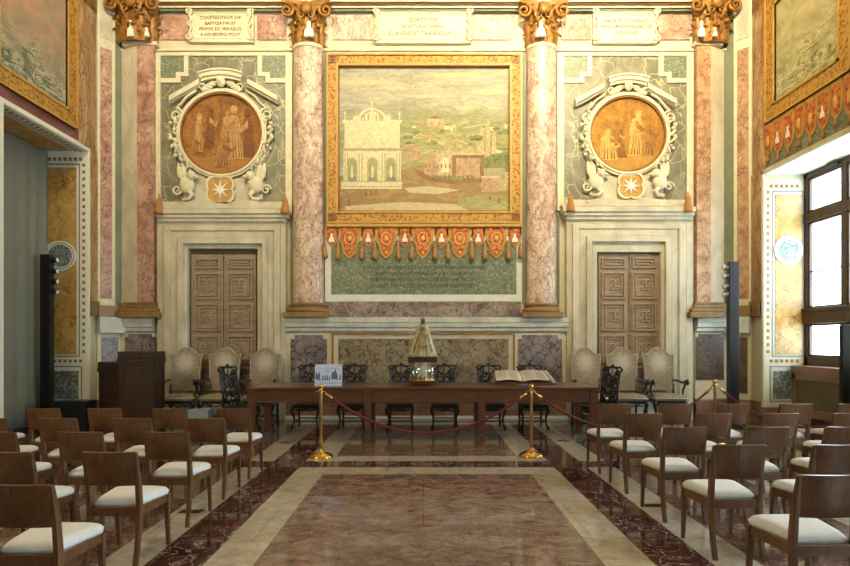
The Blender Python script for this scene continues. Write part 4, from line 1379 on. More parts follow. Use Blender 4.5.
def oval(par, Yj, x, y, rx, ry):
    k = Yj / F
    f = lambda r, d: [(px(x, Yj) + rx * r * k * math.cos(2 * PI * i / 40), Yj - d, pz(y, Yj) + ry * r * k * math.sin(2 * PI * i / 40)) for i in range(40)]
    b = MB(); b.ring(f(1.0, .034), f(.90, .034), (0, .03, 0)); b.ring(f(.83, .034), f(.76, .034), (0, .03, 0)); o = b.build('oval_border', M['whiteline'], par)
    b = MB(); b.prism(f(.99, .026), (0, .02, 0)); b.build('oval_band', M['blueline'], o)
    b = MB(); b.prism(f(.80, .030), (0, .02, 0)); b.build('oval_stone', M['darkgreenmarble'], o)
oval(J1, LY1, 60.8, 256, 16.2, 15)
oval(J2, RY1, 787.8, 250.5, 14.2, 14.5)

# left opening: white surround on the wall, soffit, grey cloth
b = MB()
t_ = .06
b.box(XL, LY0 - .10, 0, XL + .02, LY0, LZ + .07); b.box(XL, LY1, 0, XL + .02, LY1 + .05, LZ + .07); b.box(XL, LY0, LZ, XL + .02, LY1, LZ + .07)
struct(b.build('trim_50', M['whiteline']))
b = MB(); b.box(XLO, LY0, LZ - .012, XL, LY1, LZ); 
struct(b.build('trim_51', M['whiteline']))
b = MB(); b.box(XLO, LY0, LZ - .018, XL - .26, LY1 - .08, LZ); struct(b.build('trim_52', M['yellowmarble']))
b = MB()
for i in range(18):
    y = LY0 + .08 + i * .118
    b.box(XL - .14, y, LZ - .02, XL - .08, y + .05, LZ)
struct(b.build('trim_53', M['checkbrown']))
b = MB(); b.box(XL - .21, LY0, LZ - .02, XL - .18, LY1 - .05, LZ); struct(b.build('trim_54', M['blueline']))
# hanging cloth with soft folds
b = MB()
b.grid(lambda u, v: (XLO + .09 + .012 * math.sin(u * 46) + .008 * math.sin(u * 19 + v * 1.5), LY0 + .02 + (LY1 - .05 - LY0) * u, .02 + (LZ - .05) * v), 90, 10)
tag(b.build('grey_curtain', M['drape'], solid=.006), 'plain grey-green cloth curtain filling the niche behind the light tower', 'curtain')
# right embrasure soffit
b = MB(); b.box(XR, RY0, RZ - .012, XRO, RY1, RZ); struct(b.build('trim_55', M['whiteline']))
b = MB(); b.box(XR - .02, RY1, 0, XR, RY1 + .05, RZ + .08); b.box(XR - .02, RY0 - .08, RZ, XR, RY1 + .05, RZ + .08); struct(b.build('trim_56', M['cream']))
# maroon marble band above the niche, baseboards
b = MB(); b.box(XL, 5.8, LZ + .07, XL + .012, 10.40, 5.46); b.box(XL, 5.8, 2.0, XL + .012, LY0 - .1, LZ + .07); struct(b.build('trim_57', M['maroonmarble']))
b = MB(); b.box(XR - .012, 5.8, RZ + .08, XR, 10.5, 5.64); struct(b.build('trim_58', M['greenspeck']))
b = MB(); b.box(XL, -4.9, 0, XL + .06, LY0 - .1, .43); b.box(XL, 10.73, 0, XL + .06, 10.97, .43); struct(b.build('baseboard_left', M['plinthmarble']))
b = MB(); b.box(XR - .06, RY1 + .05, 0, XR, 10.97, .43); b.box(XR - .06, 5.45, 0, XR, RY0 - .08, .43)
b.wrect(763.8, 407.5, 803.6, 424, RY1 - .06, RY1); struct(b.build('baseboard_right', M['plinthmarble']))
b = MB(); b.wrect(43.5, 407.5, 88, 424, LY1 - .06, LY1); struct(b.build('baseboard_left', M['plinthmarble']))

# ------------------------------------------------------------------ side wall paintings
def side_painting(s, y0, y1, z0, z1, label, tones, seed):
    X = XL if s < 0 else XR
    d = -s
    t = thing('wall_fresco', label, 'painting', (X, (y0 + y1) / 2, z0))
    w = .29
    def bx_(b, ya, za, yb_, zb_, th0, th1):
        b.box(min(X + d * th0, X + d * th1), ya, za, max(X + d * th0, X + d * th1), yb_, zb_)
    b = MB()
    for (ya, za, yb_, zb_) in ((y0, z0, y1, z0 + w), (y0, z1 - w, y1, z1), (y0, z0 + w, y0 + w, z1 - w), (y1 - w, z0 + w, y1, z1 - w)):
        bx_(b, ya, za, yb_, zb_, 0, .05)
    fr = b.build('frame', M['gold'], t)
    b = MB()
    e = .035
    for o in (0, w - e):
        for (ya, za, yb_, zb_) in ((y0 + o, z0 + o, y1 - o, z0 + o + e), (y0 + o, z1 - o - e, y1 - o, z1 - o), (y0 + o, z0 + o, y0 + o + e, z1 - o), (y1 - o - e, z0 + o, y1 - o, z1 - o)):
            bx_(b, ya, za, yb_, zb_, 0, .07)
    b.build('frame_fillet', M['goldplain'], fr)
    b = MB()
    bx_(b, y0 + w, z0 + w, y1 - w, z1 - w, 0, .02)
    r = random.Random(seed)
    lv = .02
    for i in range(0):
        b.mi = 1
        lv += .0006
        if s < 0: cy_, cz_ = y0 + w + .35 + i * .27, z1 - w - .3 - i * .03
        else: cy_, cz_ = y1 - w - .28 - i * .06, z0 + w + .35 + i * .26
        pts = []
        for k in range(14):
            a = 2 * PI * k / 14
            yy = min(y1 - w, max(y0 + w, cy_ + r.uniform(.15, .32) * math.cos(a)))
            zz = min(z1 - w, max(z0 + w, cz_ + r.uniform(.12, .28) * math.sin(a)))
            pts.append((X + d * lv, yy, zz))
        b.prism(pts, (-d * lv, 0, 0))
    b.build('painted_scene', tones, t)
    return t
sky1 = layered_paint('storm_sea_paint', [(72, 84, 66), (120, 128, 102), (196, 190, 160), (104, 112, 84)], [(186, 142, 112), (138, 132, 112)], .8)
haze1 = brushy('rosy_sky_paint', [(138, 130, 104), (186, 148, 118), (166, 150, 122)], 1.2, stretch=(1, 1, 2), rot=(.4, 0, 0), fine=7, famt=.2)
g1 = fresco_paint('side_fresco_green', (118, 124, 98), ns=4, c2=(160, 158, 124))
g2 = fresco_paint('side_fresco_grey', (142, 140, 118), ns=5, c2=(176, 164, 136))
g3 = fresco_paint('side_fresco_pink', (168, 140, 116), ns=5, c2=(190, 166, 136))
side_painting(-1, 8.10, 10.28, 5.45, 7.95, 'gilt-framed misty landscape fresco above the grey curtained niche', [sky1, haze1], 3)
sky2 = layered_paint('pale_storm_paint', [(104, 104, 70), (160, 154, 108), (206, 198, 152), (128, 124, 84)], [(190, 180, 134), (150, 144, 102)], 1.0)
g4 = fresco_paint('side_fresco_tree', (104, 104, 68), ns=4, c2=(150, 146, 100))
side_painting(1, 8.36, 10.49, 5.64, 8.0, 'gilt-framed sea storm fresco above the window', [sky2, g4], 8)
# valance on the right wall
t = thing('painted_valance', 'red and gold scalloped valance under the fresco above the window', 'valance', (XR, 9.4, 4.9))
y = 10.40
i = 0
while y > 7.6:
    big = (i % 2 == 1)
    cyy = y
    w, h = (.135, .66) if i % 3 != 0 else (.115, .60)
    def shp(q, lift, top=5.62):
        pts = []
        for k in range(24):
            a = PI * k / 23
            pts.append((XR - lift, cyy + q * w * math.cos(a), top - h * .55 - q * h * .42 * math.sin(a)))
        pts.append((XR - lift, cyy - q * w, top - (1 - q) * .3)); pts.append((XR - lift, cyy + q * w, top - (1 - q) * .3))
        return pts
    b = MB(); b.prism(shp(1, .035), (.03, 0, 0)); lp = b.build('lappet', M['goldplain'], t)
    b = MB(); b.prism(shp(.78, .045), (.02, 0, 0)); b.build('red_field', M['lappet'], lp)
    b = MB()
    if i % 3 == 2 or i == 1:
        z = 5.62 - h * .55
        b.prism([(XR - .06, cyy + a * .05, z + c * .1) for a, c in ((-.2, 1), (.2, 1), (.3, .2), (.9, -.4), (1, -1), (-1, -1), (-.9, -.4), (-.3, .2))], (.02, 0, 0))
        b.build('emblem', M['whiteline'], lp)
    else:
        b.ell((XR - .05, cyy, 5.62 - h * .55), (.02, .045, .10), 8, 6); b.build('emblem', EMB, lp)
    b = MB(); b.lathe([(.03, 0), (.025, .08), (.012, .11), (.02, .13), (.006, .16)], (XR - .05, cyy, 5.62 - h * .97 - .15), 8); b.build('tassel', M['tassel'], t)
    y -= .285; i += 1

# ------------------------------------------------------------------ window
def window(n, ya, yb_):
    root = bpy.data.objects.new('window_%d' % n, None); COL.objects.link(root); root.location = (XRO + .05, (ya + yb_) / 2, 1.09)
    struct(root)
    X0, X1 = XRO + .0, XRO + .10
    ym = (ya + yb_) / 2 + .07
    b = MB()
    b.box(X0, ya, 1.09, X1, ya + .1, RZ); b.box(X0, yb_ - .09, 1.09, X1, yb_, RZ)
    b.box(X0, ya, RZ - .12, X1, yb_, RZ); b.box(X0, ya, 1.09, X1, yb_, 1.29)
    b.build('window_frame', M['winwood'], root, bevel=.008)
    b = MB(); b.box(X0 - .04, ya, 1.90, X1 + .02, yb_, 2.19); b.box(X0 - .06, ya, 2.12, X1, yb_, 2.19)
    b.build('transom', M['winwood'], root, bevel=.01)
    b = MB(); b.box(X0 - .01, ya, 3.80, X1, yb_, 3.98); b.build('transom', M['winwood'], root, bevel=.01)
    b = MB(); b.box(X0 + .01, ym - .055, 1.29, X1 - .01, ym + .055, RZ - .12); b.build('mullion', M['winwood'], root, bevel=.008)
    b = MB()
    for (p, q) in ((ya + .1, ym - .05), (ym + .05, yb_ - .09)):
        b.box(X0 + .03, p, 2.86, X1 - .04, q, 2.885)
        for (za, zb_) in ((1.29, 1.90), (2.19, 3.80), (3.98, RZ - .12)):
            b.box(X0 + .02, p, za, X1 - .03, p + .045, zb_); b.box(X0 + .02, q - .045, za, X1 - .03, q, zb_)
            b.box(X0 + .02, p, zb_ - .04, X1 - .03, q, zb_); b.box(X0 + .02, p, za, X1 - .03, q, za + .04)
    b.build('casement', M['winwood'], root)
    b = MB(); b.box(X0 + .05, ya + .1, 1.29, X0 + .055, yb_ - .1, RZ - .12); b.build('pane', M['pane'], root)
    b = MB(); b.box(X0 - .05, ym + .1, RZ - .10, X0, ym + .34, RZ - .05); b.build('latch', M['blackwood'], root)
for i, (a_, b_) in enumerate(WIN_Y):
    window(i + 1, a_, b_)

# radiator cover below the window
t = thing('radiator_cover', 'olive stone radiator cover built below the window', 'radiator cover', (7.0, 9.6, 0))
b = MB(); b.box(6.98, 8.5, .18, XRO, RY1 - .02, 1.08); b.build('panel', M['radiator'], t)
b = MB()
b.box(6.94, 8.5, .98, XRO, RY1 - .02, 1.12); b.box(6.95, 8.5, .20, 6.98, RY1 - .02, .34); b.box(6.95, RY1 - .14, .2, 6.98, RY1 - .02, 1.0); b.box(6.95, 8.5, .86, 6.98, RY1 - .02, .98)
b.build('stone_frame', M['plinthmarble'], t, bevel=.008)
b = MB(); b.box(7.02, 8.5, 0.0, XRO, RY1 - .02, .18); b.build('plinth', M['blackwood'], t)
b = MB(); b.box(XR + .02, RY0 + .02, 0.0, 6.93, RY1 - .08, .04); struct(b.build('trim_60', M['white']))
# ------------------------------------------------------------------ auditorium chairs
def make_chair():
    t = thing('wooden_chair', '', 'chair')
    W = .193
    wd = M['chairwood']
    for s in (-1, 1):
        x = s * (W - .017)
        b = MB()
        # rear leg and back post in one sweep: foot back, knee forward, top leaning back
        prof = [(-.235, 0), (-.205, .12), (-.180, .28), (-.175, .42), (-.190, .58), (-.215, .70), (-.242, .805)]
        wdt = [.030, .036, .044, .048, .042, .036, .030]
        vs, fs = [], []
        for (y, z), w in zip(prof, wdt):
            for (dx, dy) in ((-.016, -w / 2), (.016, -w / 2), (.016, w / 2), (-.016, w / 2)):
                vs.append((x + dx, y + dy, z))
        n = len(prof)
        for i in range(n - 1):
            for k in range(4):
                fs.append((i * 4 + k, i * 4 + (k + 1) % 4, (i + 1) * 4 + (k + 1) % 4, (i + 1) * 4 + k))
        fs += [(3, 2, 1, 0), tuple((n - 1) * 4 + k for k in range(4))]
        b.add(vs, fs)
        b.build('rear_leg', wd, t, bevel=.004, local=True)
    for s in (-1, 1):
        b = MB()
        x = s * .192
        vs = []
        for (z, w, y) in ((0, .026, .222), (.2, .032, .208), (.40, .042, .200)):
            for (dx, dy) in ((-w / 2, -w / 2), (w / 2, -w / 2), (w / 2, w / 2), (-w / 2, w / 2)):
                vs.append((x + dx - s * .0, y + dy, z))
        fs = [(3, 2, 1, 0), (8, 9, 10, 11)]
        for i in range(2):
            for k in range(4):
                fs.append((i * 4 + k, i * 4 + (k + 1) % 4, (i + 1) * 4 + (k + 1) % 4, (i + 1) * 4 + k))
        b.add(vs, fs)
        b.build('front_leg', wd, t, bevel=.004, local=True)
    # rails
    b = MB()
    b.box(-W + .03, -.190, .345, W - .03, -.165, .41)
    b.box(-.18, .188, .345, .18, .212, .41)
    for s in (-1, 1):
        b.prism([(s * (W - .005), -.17, .345), (s * .205, .20, .345), (s * .183, .20, .345), (s * (W - .030), -.17, .345)], (0, 0, .065))
    b.build('seat_rail', wd, t, bevel=.003, local=True)
    # curved back panel
    b = MB()
    pts = []
    def bp(u, v, off):
        x = (u - .5) * 2 * (W - .012)
        z = .565 + (.812 - .565) * v
        y = -.192 - (z - .58) * .24 + .0 - off
        y += -.020 * (1 - (x / W) ** 2) + .004
        return (x, y, z)
    n = 10
    for (off, rev) in ((-.010, 0), (.012, 1)):
        b.grid(lambda u, v: bp(u, v, off), n, 4)
    # close edges
    w_ = n + 1
    N = w_ * 5
    f = []
    for i in range(n):
        f.append((i, i + 1, N + i + 1, N + i)); k = 4 * w_
        f.append((k + i, k + i + 1, N + k + i + 1, N + k + i))
    for j in range(4):
        f.append((j * w_, (j + 1) * w_, N + (j + 1) * w_, N + j * w_)); f.append((j * w_ + n, (j + 1) * w_ + n, N + (j + 1) * w_ + n, N + j * w_ + n))
    for q in f:
        b.f.append(list(q)); b.m.append(0); b.s.append(False)
    b.build('backrest', wd, t, local=True, bevel=.003)
    # domed upholstered seat
    b = MB()
    def top(u, v):
        x = (u - .5) * 2; y = (v - .5) * 2
        e = (1 - abs(x) ** 6) ** .5 if abs(x) < 1 else 0
        g = (1 - abs(y) ** 6) ** .5 if abs(y) < 1 else 0
        half = (W - .034) + (.216 - (W - .034)) * min(1, v * 1.25)
        # rounded front corners
        half *= (1 - .10 * max(0, v - .82) ** 2 / .0324)
        return (x * half, -.165 + .405 * v - .02 * max(0, v - .8) * abs(x) ** 3 * 5, .432 + .036 * e * g)
    b.grid(top, 16, 16)
    b.grid(lambda u, v: (lambda p: (p[0] * .985, p[1] * .985, .408))(top(u, v)), 16, 16)
    N = 17 * 17
    for i in range(16):
        for (a, c) in ((i, i + 1), (16 * 17 + i, 16 * 17 + i + 1), (i * 17, (i + 1) * 17), (i * 17 + 16, (i + 1) * 17 + 16)):
            b.f.append([a, c, N + c, N + a]); b.m.append(0); b.s.append(True)
    b.build('seat_cushion', M['fabric'], t, local=True)
    return t

proto = make_chair()
used = [False]
def chair(x, y, label, group, rz=0.0):
    if not used[0]:
        used[0] = True
        proto.location = (x, y, 0); proto['label'] = label; proto['group'] = group; proto.rotation_euler = (0, 0, rz)
        return proto
    return dup(proto, (x, y, 0), rz, label, group)
rowsL = [3.015, 3.895, 4.75, 5.585, 6.41]
rowsR = [3.22, 4.15, 5.01, 5.95, 6.84]
colL = [-2.37, -3.10, -3.84, -4.54, -5.27]
colR = [2.14, 2.88, 3.59, 4.35, 5.06]
rown = ['front row nearest the viewer', 'second row away from the viewer', 'third row, the middle one', 'fourth row, one short of the last', 'fifth row, closest to the table']
coln = ['on the aisle', 'second from the aisle', 'third from the aisle', 'fourth from the aisle', 'fifth from the aisle']
visL = {0: [0], 1: [0, 1], 2: [0, 1, 2], 3: [0, 1, 2, 3], 4: [0, 1, 2, 3, 4]}
visR = {0: [0], 1: [0, 1], 2: [0, 1, 2], 3: [0, 1, 2, 3], 4: [0, 1, 2, 3, 4]}
jit = random.Random(4)
for r in range(5):
    for c in visL[r]:
        chair(colL[c] + .193, rowsL[r] + .235, 'pale-seated wooden chair, curtain-side block, row %d from the camera, %s' % (r + 1, coln[c]), 'chairs in the block by the curtained niche', math.radians(jit.uniform(-1.2, 1.2)))
for r in range(5):
    for c in visR[r]:
        k_ = .974
        q = chair(colR[c] * k_ + .193, rowsR[r] * k_ + .235, 'pale-seated wooden chair, window-side block, row %d from the camera, %s' % (r + 1, coln[c]), 'chairs in the window-side block', math.radians(jit.uniform(-1.2, 1.2)))
        q.scale = (1, 1, 1.028)

# ------------------------------------------------------------------ long table
TZ = .857
tx0, tx1, ty0, ty1 = px(247, 8.76), px(598.8, 8.76), 8.76, 9.82
t = thing('long_table', 'long dark brown wooden table with eight square legs below the harbour fresco', 'table', ((tx0 + tx1) / 2, (ty0 + ty1) / 2, 0))
b = MB(); b.box(tx0, ty0, TZ - .04, tx1, ty1, TZ); b.build('tabletop', M['tablewood'], t, bevel=.008)
b = MB(); b.box(tx0 + .04, ty0 + .05, TZ - .24, tx1 - .04, ty0 + .08, TZ - .04); b.box(tx0 + .04, ty1 - .08, TZ - .24, tx1 - .04, ty1 - .05, TZ - .04)
b.box(tx0 + .04, ty0 + .05, TZ - .24, tx0 + .07, ty1 - .05, TZ - .04); b.box(tx1 - .07, ty0 + .05, TZ - .24, tx1 - .04, ty1 - .05, TZ - .04)
b.box(tx0 + .04, ty0 + .045, TZ - .245, tx1 - .04, ty0 + .06, TZ - .225)
b.build('apron', M['tablewood'], t, bevel=.004)
for pxl in (251.5, 367.5, 482, 594):
    X = px(pxl, 8.82)
    for y in (ty0 + .09, ty1 - .09):
        X2 = X
        b = MB()
        vs = []
        for z, w in ((0, .042), (.45, .05), (TZ - .24, .06), (TZ - .04, .062)):
            for dx, dy in ((-w, -w), (w, -w), (w, w), (-w, w)):
                vs.append((X2 + dx, y + dy, z))
        fs = [(3, 2, 1, 0), (12, 13, 14, 15)]
        for i in range(3):
            for k in range(4):
                fs.append((i * 4 + k, i * 4 + (k + 1) % 4, i * 4 + 4 + (k + 1) % 4, i * 4 + 4 + k))
        b.add(vs, fs)
        b.build('leg', M['tablewood'], t, bevel=.005)

# ------------------------------------------------------------------ black carved side chairs
def make_carved():
    t = thing('carved_chair', '', 'chair')
    m = M['blackwood']
    for s in (-1, 1):
        b = MB()
        b.tube([(s * .22, .20, .0), (s * .235, .225, .035), (s * .205, .185, .12), (s * .20, .18, .22), (s * .235, .205, .34), (s * .225, .19, .43)], [.026, .03, .017, .018, .032, .03], 8)
        b.build('front_leg', m, t, local=True)
        b = MB()
        b.tube([(s * .20, -.25, .0), (s * .20, -.22, .15), (s * .20, -.20, .43), (s * .205, -.22, .70), (s * .20, -.27, .98), (s * .19, -.29, 1.06)], [.02, .018, .022, .018, .018, .014], 8)
        b.build('rear_leg', m, t, local=True)
    b = MB()
    b.tube([(-.21, .18, .16), (.21, .18, .16)], .013, 6); b.tube([(-.2, -.22, .16), (.2, -.22, .16)], .013, 6)
    for s in (-1, 1): b.tube([(s * .2, -.22, .14), (s * .2, .18, .14)], .013, 6)
    b.build('stretcher', m, t, local=True)
    b = MB()
    b.box(-.235, -.21, .42, .235, .22, .455)
    b.build('seat', M['blackseat'], t, local=True, bevel=.012)
    # carved apron: scrolls around a shell
    b = MB()
    for (yy, fr) in ((.205, 1), (-.2, 0)):
        for s in (-1, 1):
            b.spiral(s * .12, .385, yy, .045, .01, 1.5, PI / 2, .013, sign=s)
            b.tube([(s * .22, yy, .40), (s * .17, yy, .36), (s * .08, yy, .345), (0, yy, .37)], .013, 6)
            b.spiral(s * .05, .36, yy, .03, .008, 1.3, 0, .01, sign=-s)
        b.ell((0, yy, .37), (.035, .02, .04), 10, 6)
        b.box(-.21, yy - .01, .395, .21, yy + .01, .425)
    for s in (-1, 1):
        b.box(s * .215 - .01, -.2, .385, s * .215 + .01, .2, .425)
    b.build('carved_apron', m, t, local=True)
    # openwork back
    b = MB()
    Y = lambda z: -.20 - (z - .43) * .145
    def T(path, r): b.tube([(x, Y(z), z) for x, z in path], r, 6)
    for s in (-1, 1):
        T([(s * .20, 1.04), (s * .23, 1.09), (s * .18, 1.13), (s * .10, 1.10), (0, 1.14)], [.018, .024, .02, .018, .024])
        for (x, z, r0, st, sg) in ((.13, 1.04, .055, 0, 1), (.07, .95, .06, PI, -1), (.145, .88, .05, 0, 1), (.06, .80, .055, PI, -1), (.14, .72, .05, 0, 1), (.07, .64, .05, PI, -1), (.14, .56, .04, 0, 1)):
            n = 20
            pts, rr = [], []
            for i in range(n + 1):
                q = i / n
                a = st + sg * s * 2 * PI * 1.4 * q
                r = r0 * (1 - .8 * q)
                z_ = z + r * math.sin(a)
                pts.append((s * x + r * math.cos(a), Y(z_), z_)); rr.append(.020 * (1 - .3 * q))
            b.tube(pts, rr, 6)
        T([(s * .20, .60), (s * .12, .66), (s * .16, .78), (s * .10, .9), (s * .18, 1.0)], .013)
        b.ell((s * .10, Y(1.12), 1.12), (.035, .022, .022), 8, 6); b.ell((s * .19, Y(.95), .95), (.02, .018, .03), 8, 6)
    b.ell((0, Y(1.13), 1.145), (.04, .025, .035), 10, 6)
    b.ell((0, Y(.88), .88), (.035, .02, .06), 10, 6); b.ell((0, Y(.70), .70), (.03, .02, .05), 10, 6)
    T([(0, .52), (0, 1.12)], .012)
    b.box(-.2, Y(.52) - .012, .50, .2, Y(.52) + .012, .54)
    b.build('openwork_back', m, t, local=True)
    return t
cproto = make_carved()
crow = [305, 351, 400, 445, 492, 535]
places = []
where = ['first from the picture-card end', 'second, behind the picture card', 'just to the card side of the statuette', 'just to the book side of the statuette', 'behind the near end of the open book', 'behind the far end of the open book']
for i, x in enumerate(crow):
    Y = 10.02
    lab = 'black openwork carved chair behind the table, ' + where[i]
    loc = (px(x, 9.9), Y + .10, 0)
    if i == 0:
        cproto.location = loc; cproto.rotation_euler = (0, 0, PI); cproto['label'] = lab; cproto['group'] = 'carved chairs behind the table'
    else:
        dup(cproto, loc, PI, lab, 'carved chairs behind the table')
c1 = dup(cproto, (px(238, 9.6) , 9.75, 0), -PI / 2 - .4, 'black openwork carved chair at the table end by the lectern', 'carved chairs at the table ends')
c2 = dup(cproto, (px(601, 9.6), 9.7, 0), PI / 2 + .4, 'black openwork carved chair at the table end by the window', 'carved chairs at the table ends')

# ------------------------------------------------------------------ high-backed armchairs
def make_arm():
    t = thing('armchair', '', 'armchair')
    m = M['blackwood']
    W = .27
    SZ = .56
    # back with double-curved crest; local front = +Y
    Y = lambda z: -.25 - (z - SZ) * .14
    o = [(-W, .62), (-W * 1.0, 1.0), (-W * 1.06, 1.22), (-W * 1.12, 1.335), (-W * .92, 1.315), (-W * .72, 1.325), (-W * .52, 1.385), (-W * .27, 1.44), (0, 1.455)]
    out = o + [(-x, z) for x, z in reversed(o[:-1])]
    b = MB()
    b.prism([(x, Y(z) + .035, z) for x, z in out], (0, -.07, 0))
    bk = b.build('backrest', M['damask'], t, local=True, bevel=.012)
    b = MB()
    b.tube([(x, Y(z) + .035, z) for x, z in out], .008, 6)
    b.tube([(x, Y(z) - .035, z) for x, z in out], .008, 6)
    b.build('edge_trim', M['piping'], bk, local=True)
    b = MB()
    def st(u, v):
        x, y = (u - .5) * 2, v
        e = (1 - abs(x) ** 6) ** .5 * (1 - abs(2 * v - 1) ** 8) ** .5
        return (x * (W + .01 + .03 * v), -.23 + .50 * v, SZ - .03 + .065 * e)
    b.grid(st, 12, 12)
    b.box(-W - .005, -.23, SZ - .09, W + .005, .26, SZ - .025)
    b.build('seat', M['damask'], t, local=True)
    b = MB(); b.tube([(-W - .01, -.22, SZ - .04), (-W - .03, .265, SZ - .04), (W + .03, .265, SZ - .04), (W + .01, -.22, SZ - .04)], .012, 6)
    b.build('seat_trim', M['piping'], t, local=True)
    b = MB()
    b.box(-W - .01, .225, SZ - .14, W + .01, .262, SZ - .08)
    for s in (-1, 1):
        b.spiral(s * .13, SZ - .15, .255, .045, .01, 1.3, PI / 2, .013, sign=s)
        b.tube([(s * .26, .255, SZ - .14), (s * .2, .255, SZ - .18), (s * .09, .255, SZ - .16), (0, .255, SZ - .19)], .013, 6)
        b.box(s * (W) - .015, -.22, SZ - .13, s * W + .015, .25, SZ - .08)
    b.build('apron', m, t, local=True)
    for s in (-1, 1):
        b = MB()
        b.tube([(s * .27, .24, 0), (s * .29, .265, .04), (s * .255, .22, .16), (s * .25, .215, .28), (s * .285, .25, .40), (s * .27, .235, SZ - .08)], [.028, .034, .02, .022, .038, .035], 8)
        b.build('front_leg', m, t, local=True)
        b = MB()
        b.tube([(s * .25, -.30, 0), (s * .25, -.26, .2), (s * .25, -.24, SZ), (s * .25, -.245, .75)], [.025, .022, .024, .02], 8)
        b.build('rear_leg', m, t, local=True)
        b = MB()
        b.tube([(s * .255, -.26, .83), (s * .275, -.12, .83), (s * .295, .06, .80), (s * .305, .18, .83), (s * .305, .25, .845), (s * .305, .285, .81), (s * .305, .265, .775)], [.018, .02, .024, .028, .034, .028, .018], 8)
        b.tube([(s * .30, .20, .82), (s * .31, .13, .74), (s * .30, .08, .66), (s * .28, .12, .58), (s * .275, .15, SZ - .06)], [.022, .02, .022, .02, .026], 8)
        b.build('armrest', m, t, local=True)
    b = MB()
    b.tube([(-.25, -.25, .15), (0, 0, .17), (.25, .22, .15)], .014, 6); b.tube([(.25, -.25, .15), (0, 0, .17), (-.25, .22, .15)], .014, 6)
    b.build('stretcher', m, t, local=True)
    return t
ap = make_arm()
arms = [(181, 10.55, 8, 'beside the lectern in the group of three'), (220, 10.55, 4, 'middle of the three between lectern and table'), (261, 10.55, 2, 'partly behind the table end nearest the lectern'),
        (589, 10.55, -3, 'partly behind the table end nearest the window'), (627, 10.55, -3, 'middle of the three on the window side'), (665, 10.55, -2, 'last of the three, farthest from the table on the window side')]
for i, (x, Y, dg, w) in enumerate(arms):
    lab = 'high-backed worn damask armchair, ' + w
    loc = (px(x, Y), Y, 0)
    if i == 0:
        ap.location = loc; ap.rotation_euler = (0, 0, PI + math.radians(dg)); ap['label'] = lab; ap['group'] = 'high-backed armchairs against the wall'
    else:
        dup(ap, loc, PI + math.radians(dg), lab, 'high-backed armchairs against the wall')

# ------------------------------------------------------------------ lectern and cabinet
def podium(name, label, cat, x0, x1, y0, y1, h):
    t = thing(name, label, cat, ((x0 + x1) / 2, (y0 + y1) / 2, 0))
    b = MB(); b.box(x0 + .03, y0 + .03, .08, x1 - .03, y1 - .02, h - .09); b.build('body', M['darkwood'], t, bevel=.005)
    b = MB(); b.box(x0, y0, h - .18, x1, y1, h - .12); b.box(x0 + .01, y0 + .01, h - .12, x1 - .01, y1 - .01, h); b.build('top', M['darkwood'], t, bevel=.01)
    b = MB(); b.box(x0 + .005, y0 + .005, 0, x1 - .005, y1, .11); b.build('plinth', M['darkwood'], t, bevel=.008)
    b = MB()
    w = .05
    for (a, c, d, e) in ((x0 + .03, .11, x0 + .03 + w, h - .18), (x1 - .03 - w, .11, x1 - .03, h - .18), (x0 + .08, h - .23, x1 - .08, h - .18), (x0 + .08, .11, x1 - .08, .17)):
        b.box(a, y0 + .012, c, d, y0 + .03, e)
    b.build('front_panel_frame', M['darkwood'], t, bevel=.004)
    b = MB()
    for (a, c, d, e) in ((y0 + .03, .11, y0 + .03 + w, h - .18), (y1 - .02 - w, .11, y1 - .02, h - .18)):
        b.box(x1 - .03, a, c, x1 - .015, d, e)
    b.build('side_panel_frame', M['darkwood'], t, bevel=.004)
podium('lectern', 'tall dark wooden lectern beside the first high-backed armchair', 'lectern', px(116.5, 9.5), px(155, 9.5), 9.5, 9.92, pz(351.5, 9.5))
podium('low_cabinet', 'lower dark wooden cabinet behind the tall lectern', 'cabinet', px(96.5, 10.1), px(121, 10.1), 10.1, 10.5, pz(362, 10.1))

# ------------------------------------------------------------------ light towers
def tower(x0, x1, Y, ytop, side, lamps, label, base=True):
    X0, X1 = px(x0, Y), px(x1, Y)
    t = thing('light_tower', label, 'light tower', ((X0 + X1) / 2, Y, 0))
    b = MB(); b.box(X0, Y - .07, 0.03, X1, Y + .07, pz(ytop, Y)); b.build('column', M['black'], t, bevel=.008)
    b = MB(); 
    xe = X1 if side > 0 else X0
    b.box(xe - .015, Y - .085, .2, xe + .015, Y - .07, pz(ytop, Y) - .02); b.build('track', M['black'], t)
    b = MB(); b.box(X0 - .12, Y - .2, 0, X1 + .12, Y + .2, .03); b.build('foot_plate', M['black'], t, bevel=.005)
    for (ly, tilt) in lamps:
        Z = pz(ly, Y)
        b = MB()
        d = Vector((side * (.97 if side > 0 else .75), -.04 if side > 0 else -.62, tilt)).normalized()
        c = Vector((xe + side * .075, Y - .06, Z))
        b.tube([c - d * .05, c - d * .045, c + d * .07, c + d * .072], [.03, .046, .048, .042], 12)
        b.tube([(xe - side * .01, Y - .02, Z), tuple(c)], .014, 6)
        sp = b.build('spotlight', M['black'], t)
        b = MB(); b.tube([c + d * .0722, c + d * .076], [.04, .036], 12); b.build('lens', M['lens'], sp)
    return t
tower(42.3, 51.8, 10.3, 254.8, 1, [(261, .1), (272, .05), (282, 0), (291.5, -.25)], 'black light tower with four spotlights before the grey curtain')
tower(728.3, 737.3, 10.3, 262, -1, [(268, .1), (276, -.1), (286, -.15), (294, -.3)], 'black light tower with four spotlights beside the window wall')
Y = 9.72
b = MB(); b.box(px(54, Y), Y, 0, px(85.3, Y), Y + .35, pz(401.5, Y))
t = thing('equipment_box', 'low black box on the floor beside the light tower before the grey curtain', 'box', (px(70, Y), Y + .2, 0))
b.build('case', M['black'], t, bevel=.01)
